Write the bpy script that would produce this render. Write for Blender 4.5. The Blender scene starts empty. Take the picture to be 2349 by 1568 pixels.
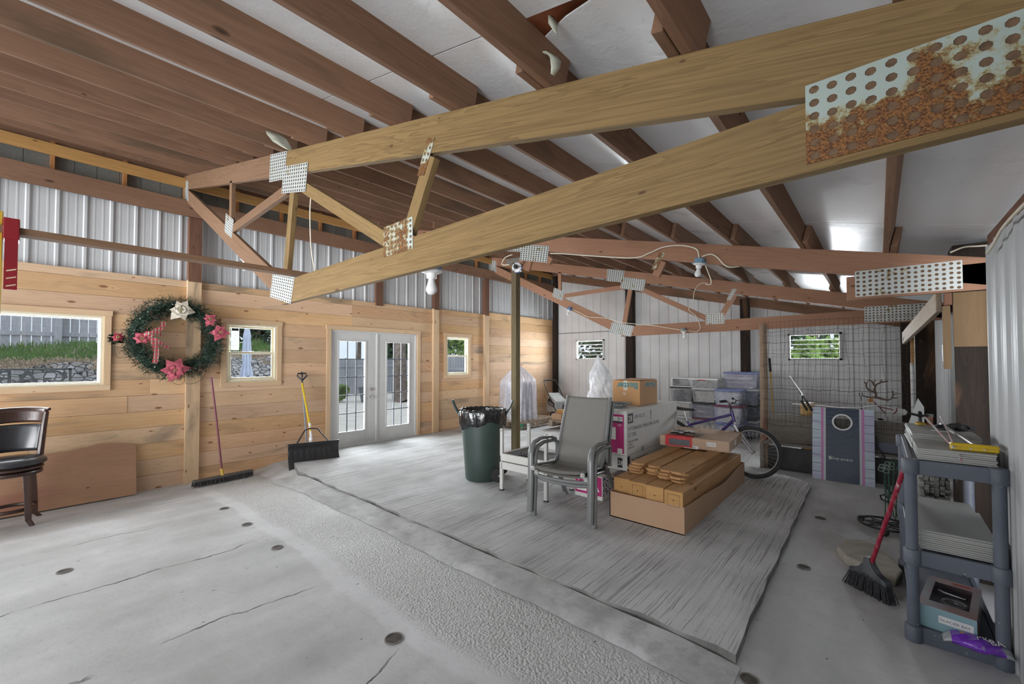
import bpy, bmesh, math, random
from mathutils import Vector, Matrix, Euler
R = math.radians
C = bpy.context.scene.collection
SC = bpy.context.scene
random.seed(7)
# ---------------------------------------------------------------- camera, world, light, exposure
cam = bpy.data.cameras.new('camera'); co = bpy.data.objects.new('camera', cam); C.objects.link(co); SC.camera = co
cam.sensor_width = 36.0; cam.lens = 960.0/2349*36; cam.shift_y = 21/2349.0; cam.clip_start = .02; cam.clip_end = 200
co.location = (0, 0, 1.56); co.rotation_euler = (R(90)+math.atan(22/960.), 0, math.atan(841/960.))
w = bpy.data.worlds.new('overcast'); SC.world = w; w.use_nodes = True
wn = w.node_tree; wn.nodes.clear()
_o = wn.nodes.new('ShaderNodeOutputWorld'); _b = wn.nodes.new('ShaderNodeBackground'); _r = wn.nodes.new('ShaderNodeValToRGB')
_t = wn.nodes.new('ShaderNodeTexCoord'); _s = wn.nodes.new('ShaderNodeSeparateXYZ')
wn.links.new(_t.outputs['Generated'], _s.inputs[0]); wn.links.new(_s.outputs['Z'], _r.inputs[0])
_r.color_ramp.elements[0].color = (.62, .68, .76, 1); _r.color_ramp.elements[0].position = .0
_r.color_ramp.elements[1].color = (.93, .96, 1, 1); _r.color_ramp.elements[1].position = .5
wn.links.new(_r.outputs[0], _b.inputs[0]); _b.inputs[1].default_value = .62
wn.links.new(_b.outputs[0], _o.inputs[0])
def area(name, loc, rot, sx, sy, power, col=(1, 1, 1)):
    l = bpy.data.lights.new(name, 'AREA'); l.shape = 'RECTANGLE'; l.size = sx; l.size_y = sy; l.energy = power; l.color = col
    o = bpy.data.objects.new(name, l); C.objects.link(o); o.location = loc; o.rotation_euler = rot; return o
# added fill lamp behind the camera, opening unseen; daylight through the french door
area('rear_fill_lamp', (-3.4, -3.6, 1.9), (R(-90), 0, R(180)), 7.0, 3.4, 30, (.95, .975, 1))
area('french_door_daylight', (-8.5, 4.25, 1.35), (R(80), 0, R(-90)), 2.2, 2.0, 200, (.97, .98, 1))
area('big_window_daylight', (-7.45, -.6, 1.7), (R(80), 0, R(-90)), 2.2, .8, 40, (.97, .98, 1))
area('small_window_daylight', (-7.45, 2.165, 1.7), (R(80), 0, R(-90)), .6, .8, 25, (.97, .98, 1))
area('narrow_window_daylight', (-7.45, 6.25, 1.7), (R(80), 0, R(-90)), .6, .8, 40, (.97, .98, 1))
area('left_louvre_daylight', (-5.94, 10.25, 1.86), (R(80), 0, R(180)), .8, .45, 75, (.97, .98, 1))
area('right_louvre_daylight', (-.94, 10.8, 1.95), (R(80), 0, R(180)), 1.3, .8, 130, (.97, .98, 1))
fill_sun = bpy.data.lights.new('soft_rear_fill_sun', 'SUN'); fill_sun.angle = R(38); fill_sun.energy = 2.2; fill_sun.color = (.97, .985, 1)
so = bpy.data.objects.new('soft_rear_fill_sun', fill_sun); C.objects.link(so); so.rotation_euler = (R(98), 0, R(18))  # added fill from behind, aimed slightly upward to brighten walls and ceiling
SC.view_settings.view_transform = 'Standard'; SC.view_settings.look = 'None'; SC.view_settings.gamma = 1; SC.view_settings.exposure = 1.2
SC.view_settings.use_curve_mapping = False
SC.cycles.max_bounces = 8; SC.cycles.diffuse_bounces = 5; SC.cycles.transparent_max_bounces = 12; SC.cycles.use_denoising = True
SC.cycles.sample_clamp_indirect = 4; SC.cycles.caustics_reflective = False; SC.cycles.caustics_refractive = False
# ---------------------------------------------------------------- node helpers
class NT:
    def __init__(s, name):
        s.m = bpy.data.materials.new(name); s.m.use_nodes = True; s.t = s.m.node_tree; s.t.nodes.clear()
        s.out = s.t.nodes.new('ShaderNodeOutputMaterial'); s.b = s.t.nodes.new('ShaderNodeBsdfPrincipled')
        s.t.links.new(s.b.outputs[0], s.out.inputs[0])
    def n(s, typ, props=None, **ins):
        nd = s.t.nodes.new('ShaderNode'+typ)
        for k, v in (props or {}).items(): setattr(nd, k, v)
        for k, v in ins.items():
            k = k.replace('_', ' ')
            i = nd.inputs[int(k)] if k.isdigit() else nd.inputs[k]
            s.set(i, v)
        return nd
    def set(s, i, v):
        if isinstance(v, bpy.types.NodeSocket): s.t.links.new(v, i)
        elif isinstance(v, bpy.types.Node): s.t.links.new(v.outputs[0], i)
        else:
            if isinstance(v, tuple) and len(v) == 3 and i.type == 'RGBA': v = v+(1,)
            i.default_value = v
    def ramp(s, fac, stops, interp='LINEAR'):
        nd = s.n('ValToRGB', Fac=fac); cr = nd.color_ramp; cr.interpolation = interp
        while len(cr.elements) < len(stops): cr.elements.new(.5)
        for e, (p, c) in zip(cr.elements, stops):
            e.position = p; e.color = (c, c, c, 1) if isinstance(c, (int, float)) else tuple(c)+(1,)
        return nd.outputs[0]
    def mix(s, fac, a, b, mode='MIX'):
        nd = s.t.nodes.new('ShaderNodeMix'); nd.data_type = 'RGBA'; nd.blend_type = mode
        s.set(nd.inputs[0], fac); s.set(nd.inputs[6], a); s.set(nd.inputs[7], b); return nd.outputs[2]
    def math(s, op, a, b=0.0, c=None):
        nd = s.t.nodes.new('ShaderNodeMath'); nd.operation = op; s.set(nd.inputs[0], a); s.set(nd.inputs[1], b)
        if c is not None: s.set(nd.inputs[2], c)
        return nd.outputs[0]
    def vadd(s, a, b):
        nd = s.t.nodes.new('ShaderNodeVectorMath'); nd.operation = 'ADD'; s.set(nd.inputs[0], a); s.set(nd.inputs[1], b); return nd.outputs[0]
    def coord(s, off=True, bv=False):
        c = s.n('TexCoord').outputs['Object']
        if off:
            r = s.math('MULTIPLY', s.n('ObjectInfo').outputs['Random'], 37.0)
            cb = s.n('CombineXYZ', X=r, Y=r, Z=r); c = s.vadd(c, cb.outputs[0])
        if bv:
            a = s.math('MULTIPLY', s.n('Attribute', {'attribute_name': 'bv'}).outputs['Fac'], 91.0)
            cb = s.n('CombineXYZ', X=a, Y=a, Z=a); c = s.vadd(c, cb.outputs[0])
        return c
    def mp(s, c, sc): return s.n('Mapping', Vector=c, Scale=sc).outputs[0]
    def bump(s, h, st=.3, d=.01):
        s.set(s.b.inputs['Normal'], s.n('Bump', Strength=st, Distance=d, Height=h).outputs[0])
    def fin(s, col=None, rough=None, metal=None, spec=None):
        if col is not None: s.set(s.b.inputs['Base Color'], col)
        if rough is not None: s.set(s.b.inputs['Roughness'], rough)
        if metal is not None: s.set(s.b.inputs['Metallic'], metal)
        if spec is not None: s.set(s.b.inputs['Specular IOR Level'], spec)
        return s.m
def lerp3(a, b, t): return tuple(x+(y-x)*t for x, y in zip(a, b))
def plain(name, col, rough=.5, metal=0, var=.12, sc=9, bump=0, spec=.5):
    s = NT(name); c = s.coord(); n = s.n('TexNoise', Vector=c, Scale=float(sc), Detail=5.0)
    dk = tuple(x*(1-var) for x in col); lt = tuple(min(1, x*(1+var)) for x in col)
    cc = s.ramp(n.outputs[0], [(.3, dk), (.7, lt)])
    if bump: s.bump(n.outputs[0], bump, .01)
    return s.fin(cc, float(rough), float(metal), float(spec))
def wood(name, a, b, axis='X', grain=1.0, knots=.5, rough=.75, stain=None, bv=False, kn=(.1, .05, .025), ringy=.5, spec=.25):
    s = NT(name); c = s.coord(bv=bv); g = 9.0*grain
    sc = {'X': (.55, g, g), 'Y': (g, .55, g), 'Z': (g, g, .55)}[axis]
    sk = {'X': (1.3, 4.5, 4.5), 'Y': (4.5, 1.3, 4.5), 'Z': (4.5, 4.5, 1.3)}[axis]
    m1 = s.mp(c, sc)
    n1 = s.n('TexNoise', Vector=m1, Scale=1.0, Detail=4.0, Distortion=1.2)
    wv = s.ramp(s.math('FRACT', s.math('MULTIPLY', n1.outputs[0], 9.0)), [(0, 1), (.75, .35), (.95, 0), (1, 1)])
    fine = s.n('TexNoise', Vector=s.mp(c, tuple(x*6 for x in sc)), Scale=1.0, Detail=2.0)
    big = s.n('TexNoise', Vector=s.mp(c, tuple(x*.35 for x in sk)), Scale=1.0, Detail=3.0)
    f = s.math('ADD', s.math('MULTIPLY', wv, ringy*.5), s.math('ADD', s.math('MULTIPLY', fine.outputs[0], .25), s.math('MULTIPLY', big.outputs[0], .75)))
    col = s.ramp(f, [(.35, b), (.95, a)])
    if stain:
        st = s.n('TexNoise', Vector=s.mp(c, tuple(x*.6 for x in sk)), Scale=1.0, Detail=6.0, Distortion=.6)
        col = s.mix(s.ramp(st.outputs[0], [(.57, 0), (.69, .75)]), col, stain)
    if bv:
        hv = s.n('Attribute', {'attribute_name': 'bv'}).outputs['Fac']
        hs = s.n('HueSaturation', Hue=s.math('MULTIPLY_ADD', hv, .010, .495), Saturation=s.math('MULTIPLY_ADD', s.math('FRACT', s.math('MULTIPLY', hv, 7.3)), .22, .80), Value=s.math('MULTIPLY_ADD', s.math('FRACT', s.math('MULTIPLY', hv, 13.7)), .22, .88), Color=col)
        col = hs.outputs[0]
    if knots:
        sp_ = s.n('SeparateXYZ', Vector=c).outputs; gi = 'XYZ'.index(axis); ot = [q for q in range(3) if q != gi]
        kv = s.n('CombineXYZ', X=s.math('MULTIPLY', sp_[gi], 2.3), Y=s.math('MULTIPLY', s.math('ADD', sp_[ot[0]], sp_[ot[1]]), 6.0)).outputs[0]
        v = s.n('TexVoronoi', {'voronoi_dimensions': '2D'}, Vector=kv, Scale=1.0, Randomness=1.0)
        kd = s.math('MULTIPLY', v.outputs['Distance'], s.math('MULTIPLY_ADD', s.n('SeparateColor', Color=v.outputs['Color']).outputs[1], 2.2, .7))
        kf = s.ramp(kd, [(.03, .9), (.065, .55), (.085, 0)])
        sel = s.ramp(s.n('SeparateColor', Color=v.outputs['Color']).outputs[0], [(.999-knots, 0), (1.0-knots, 1)], 'CONSTANT')
        col = s.mix(s.math('MULTIPLY', kf, sel), col, kn)
    s.bump(s.math('ADD', fine.outputs[0], wv), .12, .004)
    return s.fin(col, float(rough), 0.0, spec)
# ---------------------------------------------------------------- mesh helpers
class MB:
    def __init__(s): s.v = []; s.f = []; s.mi = []; s.bv = []; s.val = .5; s.m = 0
    def add(s, vs, fs):
        o = len(s.v); s.v += [tuple(x) for x in vs]
        for f in fs: s.f.append([i+o for i in f]); s.mi.append(s.m); s.bv.append(s.val)
    def box(s, a, b, M=None):
        (x0, y0, z0), (x1, y1, z1) = a, b
        vs = [(x0, y0, z0), (x1, y0, z0), (x1, y1, z0), (x0, y1, z0), (x0, y0, z1), (x1, y0, z1), (x1, y1, z1), (x0, y1, z1)]
        if M is not None: vs = [M @ Vector(p) for p in vs]
        s.add(vs, [(0, 3, 2, 1), (4, 5, 6, 7), (0, 1, 5, 4), (1, 2, 6, 5), (2, 3, 7, 6), (3, 0, 4, 7)]); return s
    def cbox(s, c, d, rz=0, M=None):
        T = Matrix.Translation(c) @ Matrix.Rotation(rz, 4, 'Z')
        if M is not None: T = M @ T
        return s.box((-d[0]/2, -d[1]/2, -d[2]/2), (d[0]/2, d[1]/2, d[2]/2), T)
    def bbox(s, a, b, r=.004, M=None):
        # box with chamfered vertical and top edges
        (x0, y0, z0), (x1, y1, z1) = a, b
        def ring(i, z): return [(x0+i, y0+r, z), (x0+r, y0+i, z), (x1-r, y0+i, z), (x1-i, y0+r, z), (x1-i, y1-r, z), (x1-r, y1-i, z), (x0+r, y1-i, z), (x0+i, y1-r, z)]
        vs = ring(r*.9, z0)+ring(0, z0+r)+ring(0, z1-r)+ring(r*.9, z1)
        if M is not None: vs = [M @ Vector(p) for p in vs]
        fs = [tuple(range(7, -1, -1)), tuple(range(24, 32))]
        for k in range(3):
            for i in range(8): fs.append((k*8+i, k*8+(i+1) % 8, k*8+8+(i+1) % 8, k*8+8+i))
        s.add(vs, fs); return s
    def poly(s, pts, n, h0, h1, M=None):
        # extrude 2D polygon; n axis: 'Z' (x,y), 'Y' (x,z), 'X' (y,z)
        def P(p, h): return {'Z': (p[0], p[1], h), 'Y': (p[0], h, p[1]), 'X': (h, p[0], p[1])}[n]
        k = len(pts); vs = [P(p, h0) for p in pts]+[P(p, h1) for p in pts]
        if M is not None: vs = [M @ Vector(p) for p in vs]
        s.add(vs, [tuple(range(k-1, -1, -1)), tuple(range(k, 2*k))]+[(i, (i+1) % k, k+(i+1) % k, k+i) for i in range(k)]); return s
    def tube(s, pts, r, seg=8, closed=False, flat=1.0, M=None):
        pts = [Vector(p) for p in pts]
        if M is not None: pts = [M @ p for p in pts]
        k = len(pts); rr = r if isinstance(r, (list, tuple)) else [r]*k; vs = []; up = None
        for i, p in enumerate(pts):
            if closed: d = pts[(i+1) % k]-pts[i-1]
            else: d = pts[min(i+1, k-1)]-pts[max(i-1, 0)]
            if d.length < 1e-9: d = Vector((0, 0, 1))
            d.normalize()
            if up is None: up = Vector((0, 0, 1)) if abs(d.z) < .9 else Vector((1, 0, 0))
            a = d.cross(up)
            if a.length < 1e-4: a = d.cross(Vector((0, 1, 0)) if abs(d.y) < .9 else Vector((1, 0, 0)))
            a.normalize(); b = a.cross(d).normalized(); up = b
            for j in range(seg):
                t = 2*math.pi*j/seg; vs.append(p+a*math.cos(t)*rr[i]+b*math.sin(t)*rr[i]*flat)
        fs = []
        for i in range(k if closed else k-1):
            for j in range(seg): fs.append((i*seg+j, i*seg+(j+1) % seg, ((i+1) % k)*seg+(j+1) % seg, ((i+1) % k)*seg+j))
        if not closed: fs += [tuple(range(seg-1, -1, -1)), tuple(range((k-1)*seg, k*seg))]
        s.add(vs, fs); return s
    def cyl(s, a, b, r, r2=None, seg=16): return s.tube([a, b], [r, r if r2 is None else r2], seg)
    def lathe(s, prof, c=(0, 0, 0), seg=24, M=None, sx=1, sy=1, cap=True):
        vs = [(c[0]+r*math.cos(2*math.pi*j/seg)*sx, c[1]+r*math.sin(2*math.pi*j/seg)*sy, c[2]+z) for r, z in prof for j in range(seg)]
        if M is not None: vs = [M @ Vector(p) for p in vs]
        k = len(prof); fs = [(i*seg+j, i*seg+(j+1) % seg, (i+1)*seg+(j+1) % seg, (i+1)*seg+j) for i in range(k-1) for j in range(seg)]
        if cap: fs += [tuple(range(seg-1, -1, -1)), tuple(range((k-1)*seg, k*seg))]
        s.add(vs, fs); return s
    def grid(s, fn, nu, nv, closeu=False):
        vs = [fn(i/nu, j/nv) for i in range(nu+1) for j in range(nv+1)]
        s.add(vs, [(i*(nv+1)+j, (i+1)*(nv+1)+j, (i+1)*(nv+1)+j+1, i*(nv+1)+j+1) for i in range(nu) for j in range(nv)]); return s
    def ball(s, c, r, seg=12, rings=8, sc=(1, 1, 1)):
        pr = [(max(1e-4, math.sin(math.pi*i/rings))*r, -math.cos(math.pi*i/rings)*r*sc[2]) for i in range(rings+1)]
        return s.lathe(pr, c, seg, sx=sc[0], sy=sc[1])
    def build(s, name, mats, parent=None, smooth=False, loc=None, rot=None, bevel=0, solid=0, subsurf=0):
        me = bpy.data.meshes.new(name); me.from_pydata(s.v, [], s.f)
        if not isinstance(mats, (list, tuple)): mats = [mats]
        for m in mats: me.materials.append(m)
        me.polygons.foreach_set('material_index', s.mi)
        at = me.attributes.new('bv', 'FLOAT', 'FACE'); at.data.foreach_set('value', s.bv)
        bm = bmesh.new(); bm.from_mesh(me); bmesh.ops.recalc_face_normals(bm, faces=bm.faces); bm.to_mesh(me); bm.free()
        if smooth:
            me.polygons.foreach_set('use_smooth', [True]*len(me.polygons))
            if smooth != 2: me.set_sharp_from_angle(angle=R(40))
        me.update()
        o = bpy.data.objects.new(name, me); C.objects.link(o)
        if parent: o.parent = parent
        if loc is not None: o.location = loc
        if rot is not None: o.rotation_euler = rot
        if solid: md = o.modifiers.new('s', 'SOLIDIFY'); md.thickness = solid; md.offset = 0
        if bevel: md = o.modifiers.new('b', 'BEVEL'); md.width = bevel; md.segments = 2; md.limit_method = 'ANGLE'
        if subsurf: md = o.modifiers.new('u', 'SUBSURF'); md.levels = md.render_levels = subsurf
        return o
def tag(o, label, cat, group=None, kind=None):
    o['label'] = label; o['category'] = cat
    if group: o['group'] = group
    if kind: o['kind'] = kind
    return o
def thing(name, label, cat, loc=(0, 0, 0), rz=0, group=None, rot=None):
    o = bpy.data.objects.new(name, None); C.objects.link(o); o.empty_display_size = .1
    o.location = loc; o.rotation_euler = rot if rot else (0, 0, rz); return tag(o, label, cat, group)
def struct(o, label=None):
    o['kind'] = 'structure'
    if label: o['label'] = label
    return o
def copy_tree(o, parent=None):
    c = o.copy(); C.objects.link(c); c.parent = parent
    for ch in list(o.children): copy_tree(ch, c)
    return c
def beam(name, p0, p1, wy, hz, mat, parent=None, roll=0, bevel=.002, ends=None):
    # a board along its own local X from p0 to p1 (centre line), section wy x hz
    p0 = Vector(p0); p1 = Vector(p1); d = p1-p0; L = d.length; x = d.normalized()
    up = Vector((0, 0, 1)) if abs(x.z) < .95 else Vector((1, 0, 0))
    y = up.cross(x).normalized(); z = x.cross(y)
    M = Matrix((x, y, z)).transposed().to_4x4() @ Matrix.Rotation(roll, 4, 'X'); M.translation = p0
    b = MB()
    if ends:  # (top0, bottom0, top1, bottom1) shifts of the end corners along X for raking cuts
        t0, b0, t1, b1 = ends
        b.poly([(b0, -hz/2), (L+b1, -hz/2), (L+t1, hz/2), (t0, hz/2)], 'Y', -wy/2, wy/2)
    else: b.bbox((0, -wy/2, -hz/2), (L, wy/2, hz/2), .002)
    o = b.build(name, mat, parent); o.matrix_local = (parent.matrix_world.inverted() @ M) if parent else M
    return o
FONT = None
def text(name, body, size, mat, parent, loc, rot, extr=.001, align='LEFT', sx=1.0, mirror=False, bold=0):
    cu = bpy.data.curves.new(name, 'FONT'); cu.body = body; cu.size = size; cu.extrude = extr; cu.align_x = align; cu.resolution_u = 3; cu.offset = bold
    t = bpy.data.objects.new(name, cu); C.objects.link(t)
    bpy.context.view_layer.update()
    me = bpy.data.meshes.new_from_object(t); C.objects.unlink(t); bpy.data.objects.remove(t)
    o = bpy.data.objects.new(name, me); C.objects.link(o); me.materials.clear(); me.materials.append(mat)
    o.parent = parent; o.location = loc; o.rotation_euler = rot; o.scale = (-sx if mirror else sx, 1, 1)
    return o
# ---------------------------------------------------------------- materials
pine = wood('pine_boards', (.77, .505, .29), (.52, .30, .145), 'Y', 1.0, .6, .7, stain=(.24, .18, .12), bv=True, kn=(.20, .07, .03), ringy=.35)
pine_trim = wood('pine_trim', (.76, .57, .38), (.54, .36, .21), 'X', 1.2, .35, .7, kn=(.2, .08, .03), ringy=.25)
pine_post = wood('pine_post_board', (.74, .55, .36), (.50, .33, .19), 'X', 1.0, .4, .75, stain=(.2, .16, .12), kn=(.2, .08, .03), ringy=.3)
brownwood = wood('brown_purlin_wood', (.33, .185, .115), (.16, .088, .054), 'X', 1.0, .35, .8, stain=(.10, .07, .045), kn=(.05, .03, .02), ringy=.3)
trusswood = wood('truss_wood', (.22, .13, .078), (.15, .085, .047), 'X', 1.5, .3, .75, kn=(.07, .035, .02), ringy=.8)
trussgold = wood('golden_truss_wood', (.245, .160, .068), (.138, .086, .035), 'X', 1.7, .3, .7, kn=(.08, .04, .02), ringy=.95)
trusspink = wood('reddish_truss_wood', (.40, .22, .14), (.25, .13, .08), 'X', 1.0, .3, .75, kn=(.1, .05, .03), ringy=.4)
yellowwood = wood('fresh_yellow_framing', (.62, .37, .13), (.40, .20, .07), 'X', 1.0, .3, .7, ringy=.4)
orangewood = wood('orange_blocking', (.50, .24, .09), (.36, .15, .05), 'X', 1.0, .1, .8)
greenpost = wood('green_treated_post', (.20, .17, .085), (.10, .07, .045), 'X', 1.0, .3, .8, stain=(.12, .055, .04), ringy=.4)
darkpost = wood('creosote_post', (.04, .025, .018), (.013, .010, .008), 'X', 1.0, .2, .75, stain=(.20, .10, .05), ringy=.4)
redpost = wood('red_brown_post', (.20, .10, .062), (.09, .045, .03), 'X', 1.0, .2, .8)
greyplank = wood('weathered_grey_plank', (.27, .245, .215), (.12, .105, .09), 'X', 1.0, .25, .85, ringy=.4)
greyshake = wood('grey_siding_back', (.26, .265, .245), (.15, .15, .135), 'X', 1.0, 0, .9, bv=True)
blackboard = plain('black_base_board', (.028, .027, .026), .5, var=.4, sc=6, bump=.2)
whitemetal = plain('white_ribbed_steel', (.52, .53, .54), .45, 0, .05, 3, spec=.4)
whitemetal2 = plain('white_ribbed_steel_dim', (.62, .62, .62), .5, 0, .08, 2, spec=.3)
vinyl = plain('cream_vinyl_frame', (.72, .66, .50), .4, 0, .04)
whitepaint = plain('white_door_paint', (.60, .60, .59), .4, 0, .03)
darkmuntin = plain('grey_muntin', (.10, .11, .13), .6)
steel = plain('galvanised_steel', (.55, .56, .55), .4, .6, .12, 20)
chrome = plain('chrome', (.7, .7, .7), .18, 1.0, .05)
blackpl = plain('black_plastic', (.02, .02, .022), .4, var=.2)
blackrub = plain('black_rubber', (.018, .018, .019), .8)
whitepl = plain('white_plastic', (.75, .75, .74), .35, var=.03)
def glassmat(name, tint=(1, 1, 1), fres=1.5, rough=0.0, alpha=1.0):
    s = NT(name); s.t.nodes.remove(s.b)
    tr = s.n('BsdfTransparent', Color=tint); gl = s.n('BsdfGlossy', Roughness=rough)
    lw = s.n('LayerWeight', Blend=.5).outputs['Facing']; f = s.math('MULTIPLY_ADD', s.math('POWER', lw, 5.0), .7, .03); mx = s.n('MixShader', {}, Fac=f)
    s.t.links.new(tr.outputs[0], mx.inputs[1]); s.t.links.new(gl.outputs[0], mx.inputs[2]); s.t.links.new(mx.outputs[0], s.out.inputs[0]); return s.m
glass = glassmat('window_glass', (.93, .96, .97))
def film(name, col, op=.5, rough=.25, sc=8):
    # thin translucent plastic: part see-through, part milky
    s = NT(name); n = s.n('TexNoise', Vector=s.coord(), Scale=float(sc), Detail=5.0, Distortion=1.0)
    s.fin(col, float(rough)); s.bump(n.outputs[0], .6, .02)
    tr = s.n('BsdfTransparent', Color=(1, 1, 1)); tl = s.n('BsdfTranslucent', Color=col)
    m0 = s.n('MixShader', Fac=.35); s.t.links.new(s.b.outputs[0], m0.inputs[1]); s.t.links.new(tl.outputs[0], m0.inputs[2])
    mx = s.n('MixShader', Fac=s.ramp(n.outputs[0], [(.35, max(0, op-.15)), (.65, min(1, op+.15))]))
    s.t.links.new(tr.outputs[0], mx.inputs[1]); s.t.links.new(m0.outputs[0], mx.inputs[2]); s.t.links.new(mx.outputs[0], s.out.inputs[0]); return s.m
def ceilmat():
    s = NT('white_foil_insulation_board'); c = s.coord(off=False)
    n = s.n('TexNoise', Vector=c, Scale=1.3, Detail=5.0); n2 = s.n('TexNoise', Vector=c, Scale=28.0, Detail=4.0, Distortion=.4)
    col = s.ramp(n.outputs[0], [(.35, (.74, .75, .76)), (.65, (.83, .84, .85))])
    mask = s.ramp(s.n('TexNoise', Vector=c, Scale=.8, Detail=3.0).outputs[0], [(.52, 0), (.62, 1)])
    sp = s.math('MULTIPLY', mask, s.ramp(n2.outputs[0], [(.60, 0), (.66, 1)])); col = s.mix(s.math('MULTIPLY', sp, .12), col, (.26, .25, .23))
    s.bump(s.math('ADD', n.outputs[0], s.math('MULTIPLY', n2.outputs[0], .15)), .35, .03)
    return s.fin(col, s.ramp(n.outputs[0], [(.3, .22), (.7, .42)]), 0.0, .6)
ceil_m = ceilmat()
deck_m = plain('orange_roof_deck', (.36, .12, .05), .7, var=.35, sc=5)
def metalribs(): pass
def concrete(name, kind):
    s = NT(name); c = s.coord(off=False); sep = s.n('SeparateXYZ', Vector=c)
    n = s.n('TexNoise', Vector=c, Scale=1.1, Detail=8.0, Roughness=.6); nf = s.n('TexNoise', Vector=c, Scale=35.0, Detail=5.0)
    streak = s.n('TexNoise', Vector=s.mp(c, (3.0, .6, 1.0)), Scale=1.0, Detail=6.0)
    col = s.ramp(s.math('ADD', s.math('MULTIPLY', n.outputs[0], .65), s.math('MULTIPLY', streak.outputs[0], .35)), [(.36, (.34, .34, .335)), (.48, (.47, .47, .468)), (.62, (.62, .62, .628))])
    if kind == 'slab':
        wp = s.n('TexNoise', Vector=s.mp(c, (1.2, 1.6, 1.0)), Scale=1.0, Detail=3.0)
        xw = s.math('ADD', s.math('MULTIPLY', sep.outputs[0], 85.0), s.math('MULTIPLY', wp.outputs[0], 4.0))
        lo = s.n('TexNoise', Vector=s.n('CombineXYZ', X=xw, Y=s.math('MULTIPLY', sep.outputs[1], .9)).outputs[0], Scale=1.0, Detail=3.0, Roughness=.7)
        patch = s.ramp(s.n('TexNoise', Vector=c, Scale=1.6, Detail=2.0).outputs[0], [(.38, .15), (.55, 1)])
        gr = s.math('MULTIPLY', s.ramp(lo.outputs[0], [(.36, 1), (.43, 0)]), patch)
        col = s.mix(s.math('MULTIPLY', gr, .45), col, (.27, .265, .255))
        col = s.mix(s.ramp(nf.outputs[0], [(.64, 0), (.72, .5)]), col, (.3, .3, .29))
        h = s.math('ADD', s.math('MULTIPLY', gr, -1.0), s.math('MULTIPLY', nf.outputs[0], .35)); s.bump(h, .9, .012)
        return s.fin(col, .8, 0.0, .3)
    if kind == 'floor':
        # exposed aggregate strip between y 1.6 and 2.1
        yw = s.math('ADD', sep.outputs[1], s.math('MULTIPLY', s.math('SUBTRACT', n.outputs[0], .5), .35))
        band = s.ramp(yw, [(0, 0), (1, 1)])
        b1 = s.n('MapRange', Value=yw, **{'From_Min': 1.52, 'From_Max': 1.64}).outputs[0]
        b2 = s.n('MapRange', Value=yw, **{'From_Min': 2.16, 'From_Max': 2.06}).outputs[0]
        b3 = s.n('MapRange', Value=sep.outputs[0], **{'From_Min': -.2, 'From_Max': -.9}).outputs[0]
        msk = s.math('MULTIPLY', s.math('MULTIPLY', b1, b2), b3)
        wc = s.n('TexNoise', Vector=c, Scale=60.0, Detail=3.0)
        cc_ = s.vadd(c, s.n('VectorMath', {'operation': 'SCALE'}, Vector=wc.outputs['Color'], Scale=.014).outputs[0])
        vo = s.n('TexVoronoi', {'feature': 'SMOOTH_F1'}, Vector=cc_, Scale=78.0)
        peb = s.math('ADD', s.ramp(vo.outputs['Distance'], [(.15, 1), (.65, 0)]), s.math('MULTIPLY', wc.outputs[0], .8))
        pc = s.mix(s.n('SeparateColor', Color=vo.outputs['Color']).outputs[0], (.50, .50, .49), (.62, .62, .62))
        pc = s.mix(s.ramp(vo.outputs['Distance'], [(.55, 0), (.8, .55)]), pc, (.26, .255, .25))
        col = s.mix(msk, col, pc)
        w1 = s.n('MapRange', Value=yw, **{'From_Min': 1.40, 'From_Max': 1.44}).outputs[0]
        w2 = s.n('MapRange', Value=yw, **{'From_Min': 1.58, 'From_Max': 1.52}).outputs[0]
        col = s.mix(s.math('MULTIPLY', s.math('MULTIPLY', w1, w2), .4), col, (.74, .745, .76))
        # cracks along x and small pits
        wv = s.n('TexNoise', Vector=c, Scale=1.2, Detail=6.0)
        cy = s.math('ADD', sep.outputs[0], s.math('MULTIPLY', wv.outputs[0], .55))
        cr = s.math('ABSOLUTE', s.math('SUBTRACT', s.math('FRACT', s.math('MULTIPLY', cy, .93)), .5))
        crm = s.math('MULTIPLY', s.ramp(cr, [(.004, 1), (.009, 0)]), s.ramp(n.outputs[0], [(.47, 0), (.53, 1)]))
        yl = s.n('MapRange', Value=sep.outputs[1], **{'From_Min': 1.35, 'From_Max': 1.15}).outputs[0]
        crm = s.math('MULTIPLY', crm, yl)
        pit = s.n('TexVoronoi', Vector=s.mp(c, (1, .55, 1)), Scale=13.0)
        pt = s.math('MULTIPLY', s.ramp(pit.outputs['Distance'], [(.05, 1), (.09, 0)]), s.ramp(s.n('SeparateColor', Color=pit.outputs['Color']).outputs[1], [(.72, 0), (.73, 1)]))
        dk = s.math('MAXIMUM', crm, s.math('MULTIPLY', pt, .8)); col = s.mix(dk, col, (.13, .125, .12))
        fs = s.ramp(s.n('TexNoise', Vector=c, Scale=16.0, Detail=9.0, Roughness=.75).outputs[0], [(.34, .5), (.46, 0)])
        col = s.mix(s.math('MULTIPLY', fs, .5), col, (.25, .25, .24))
        h = s.math('ADD', s.math('MULTIPLY', s.math('MULTIPLY', peb, msk), .55), s.math('SUBTRACT', s.math('MULTIPLY', nf.outputs[0], .12), s.math('MULTIPLY', dk, .6)))
        s.bump(h, .8, .012)
        return s.fin(col, s.ramp(n.outputs[0], [(.4, .55), (.6, .75)]), 0.0, .35)
    s.bump(s.math('ADD', n.outputs[0], s.math('MULTIPLY', nf.outputs[0], .25)), .35, .01)
    sp2 = s.ramp(s.n('TexNoise', Vector=c, Scale=9.0, Detail=9.0, Roughness=.7).outputs[0], [(.40, .6), (.56, 0)])
    return s.fin(s.mix(sp2, s.mix(.08, col, (.2, .2, .2)), (.30, .30, .29)), .75, 0.0, .3)
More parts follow.
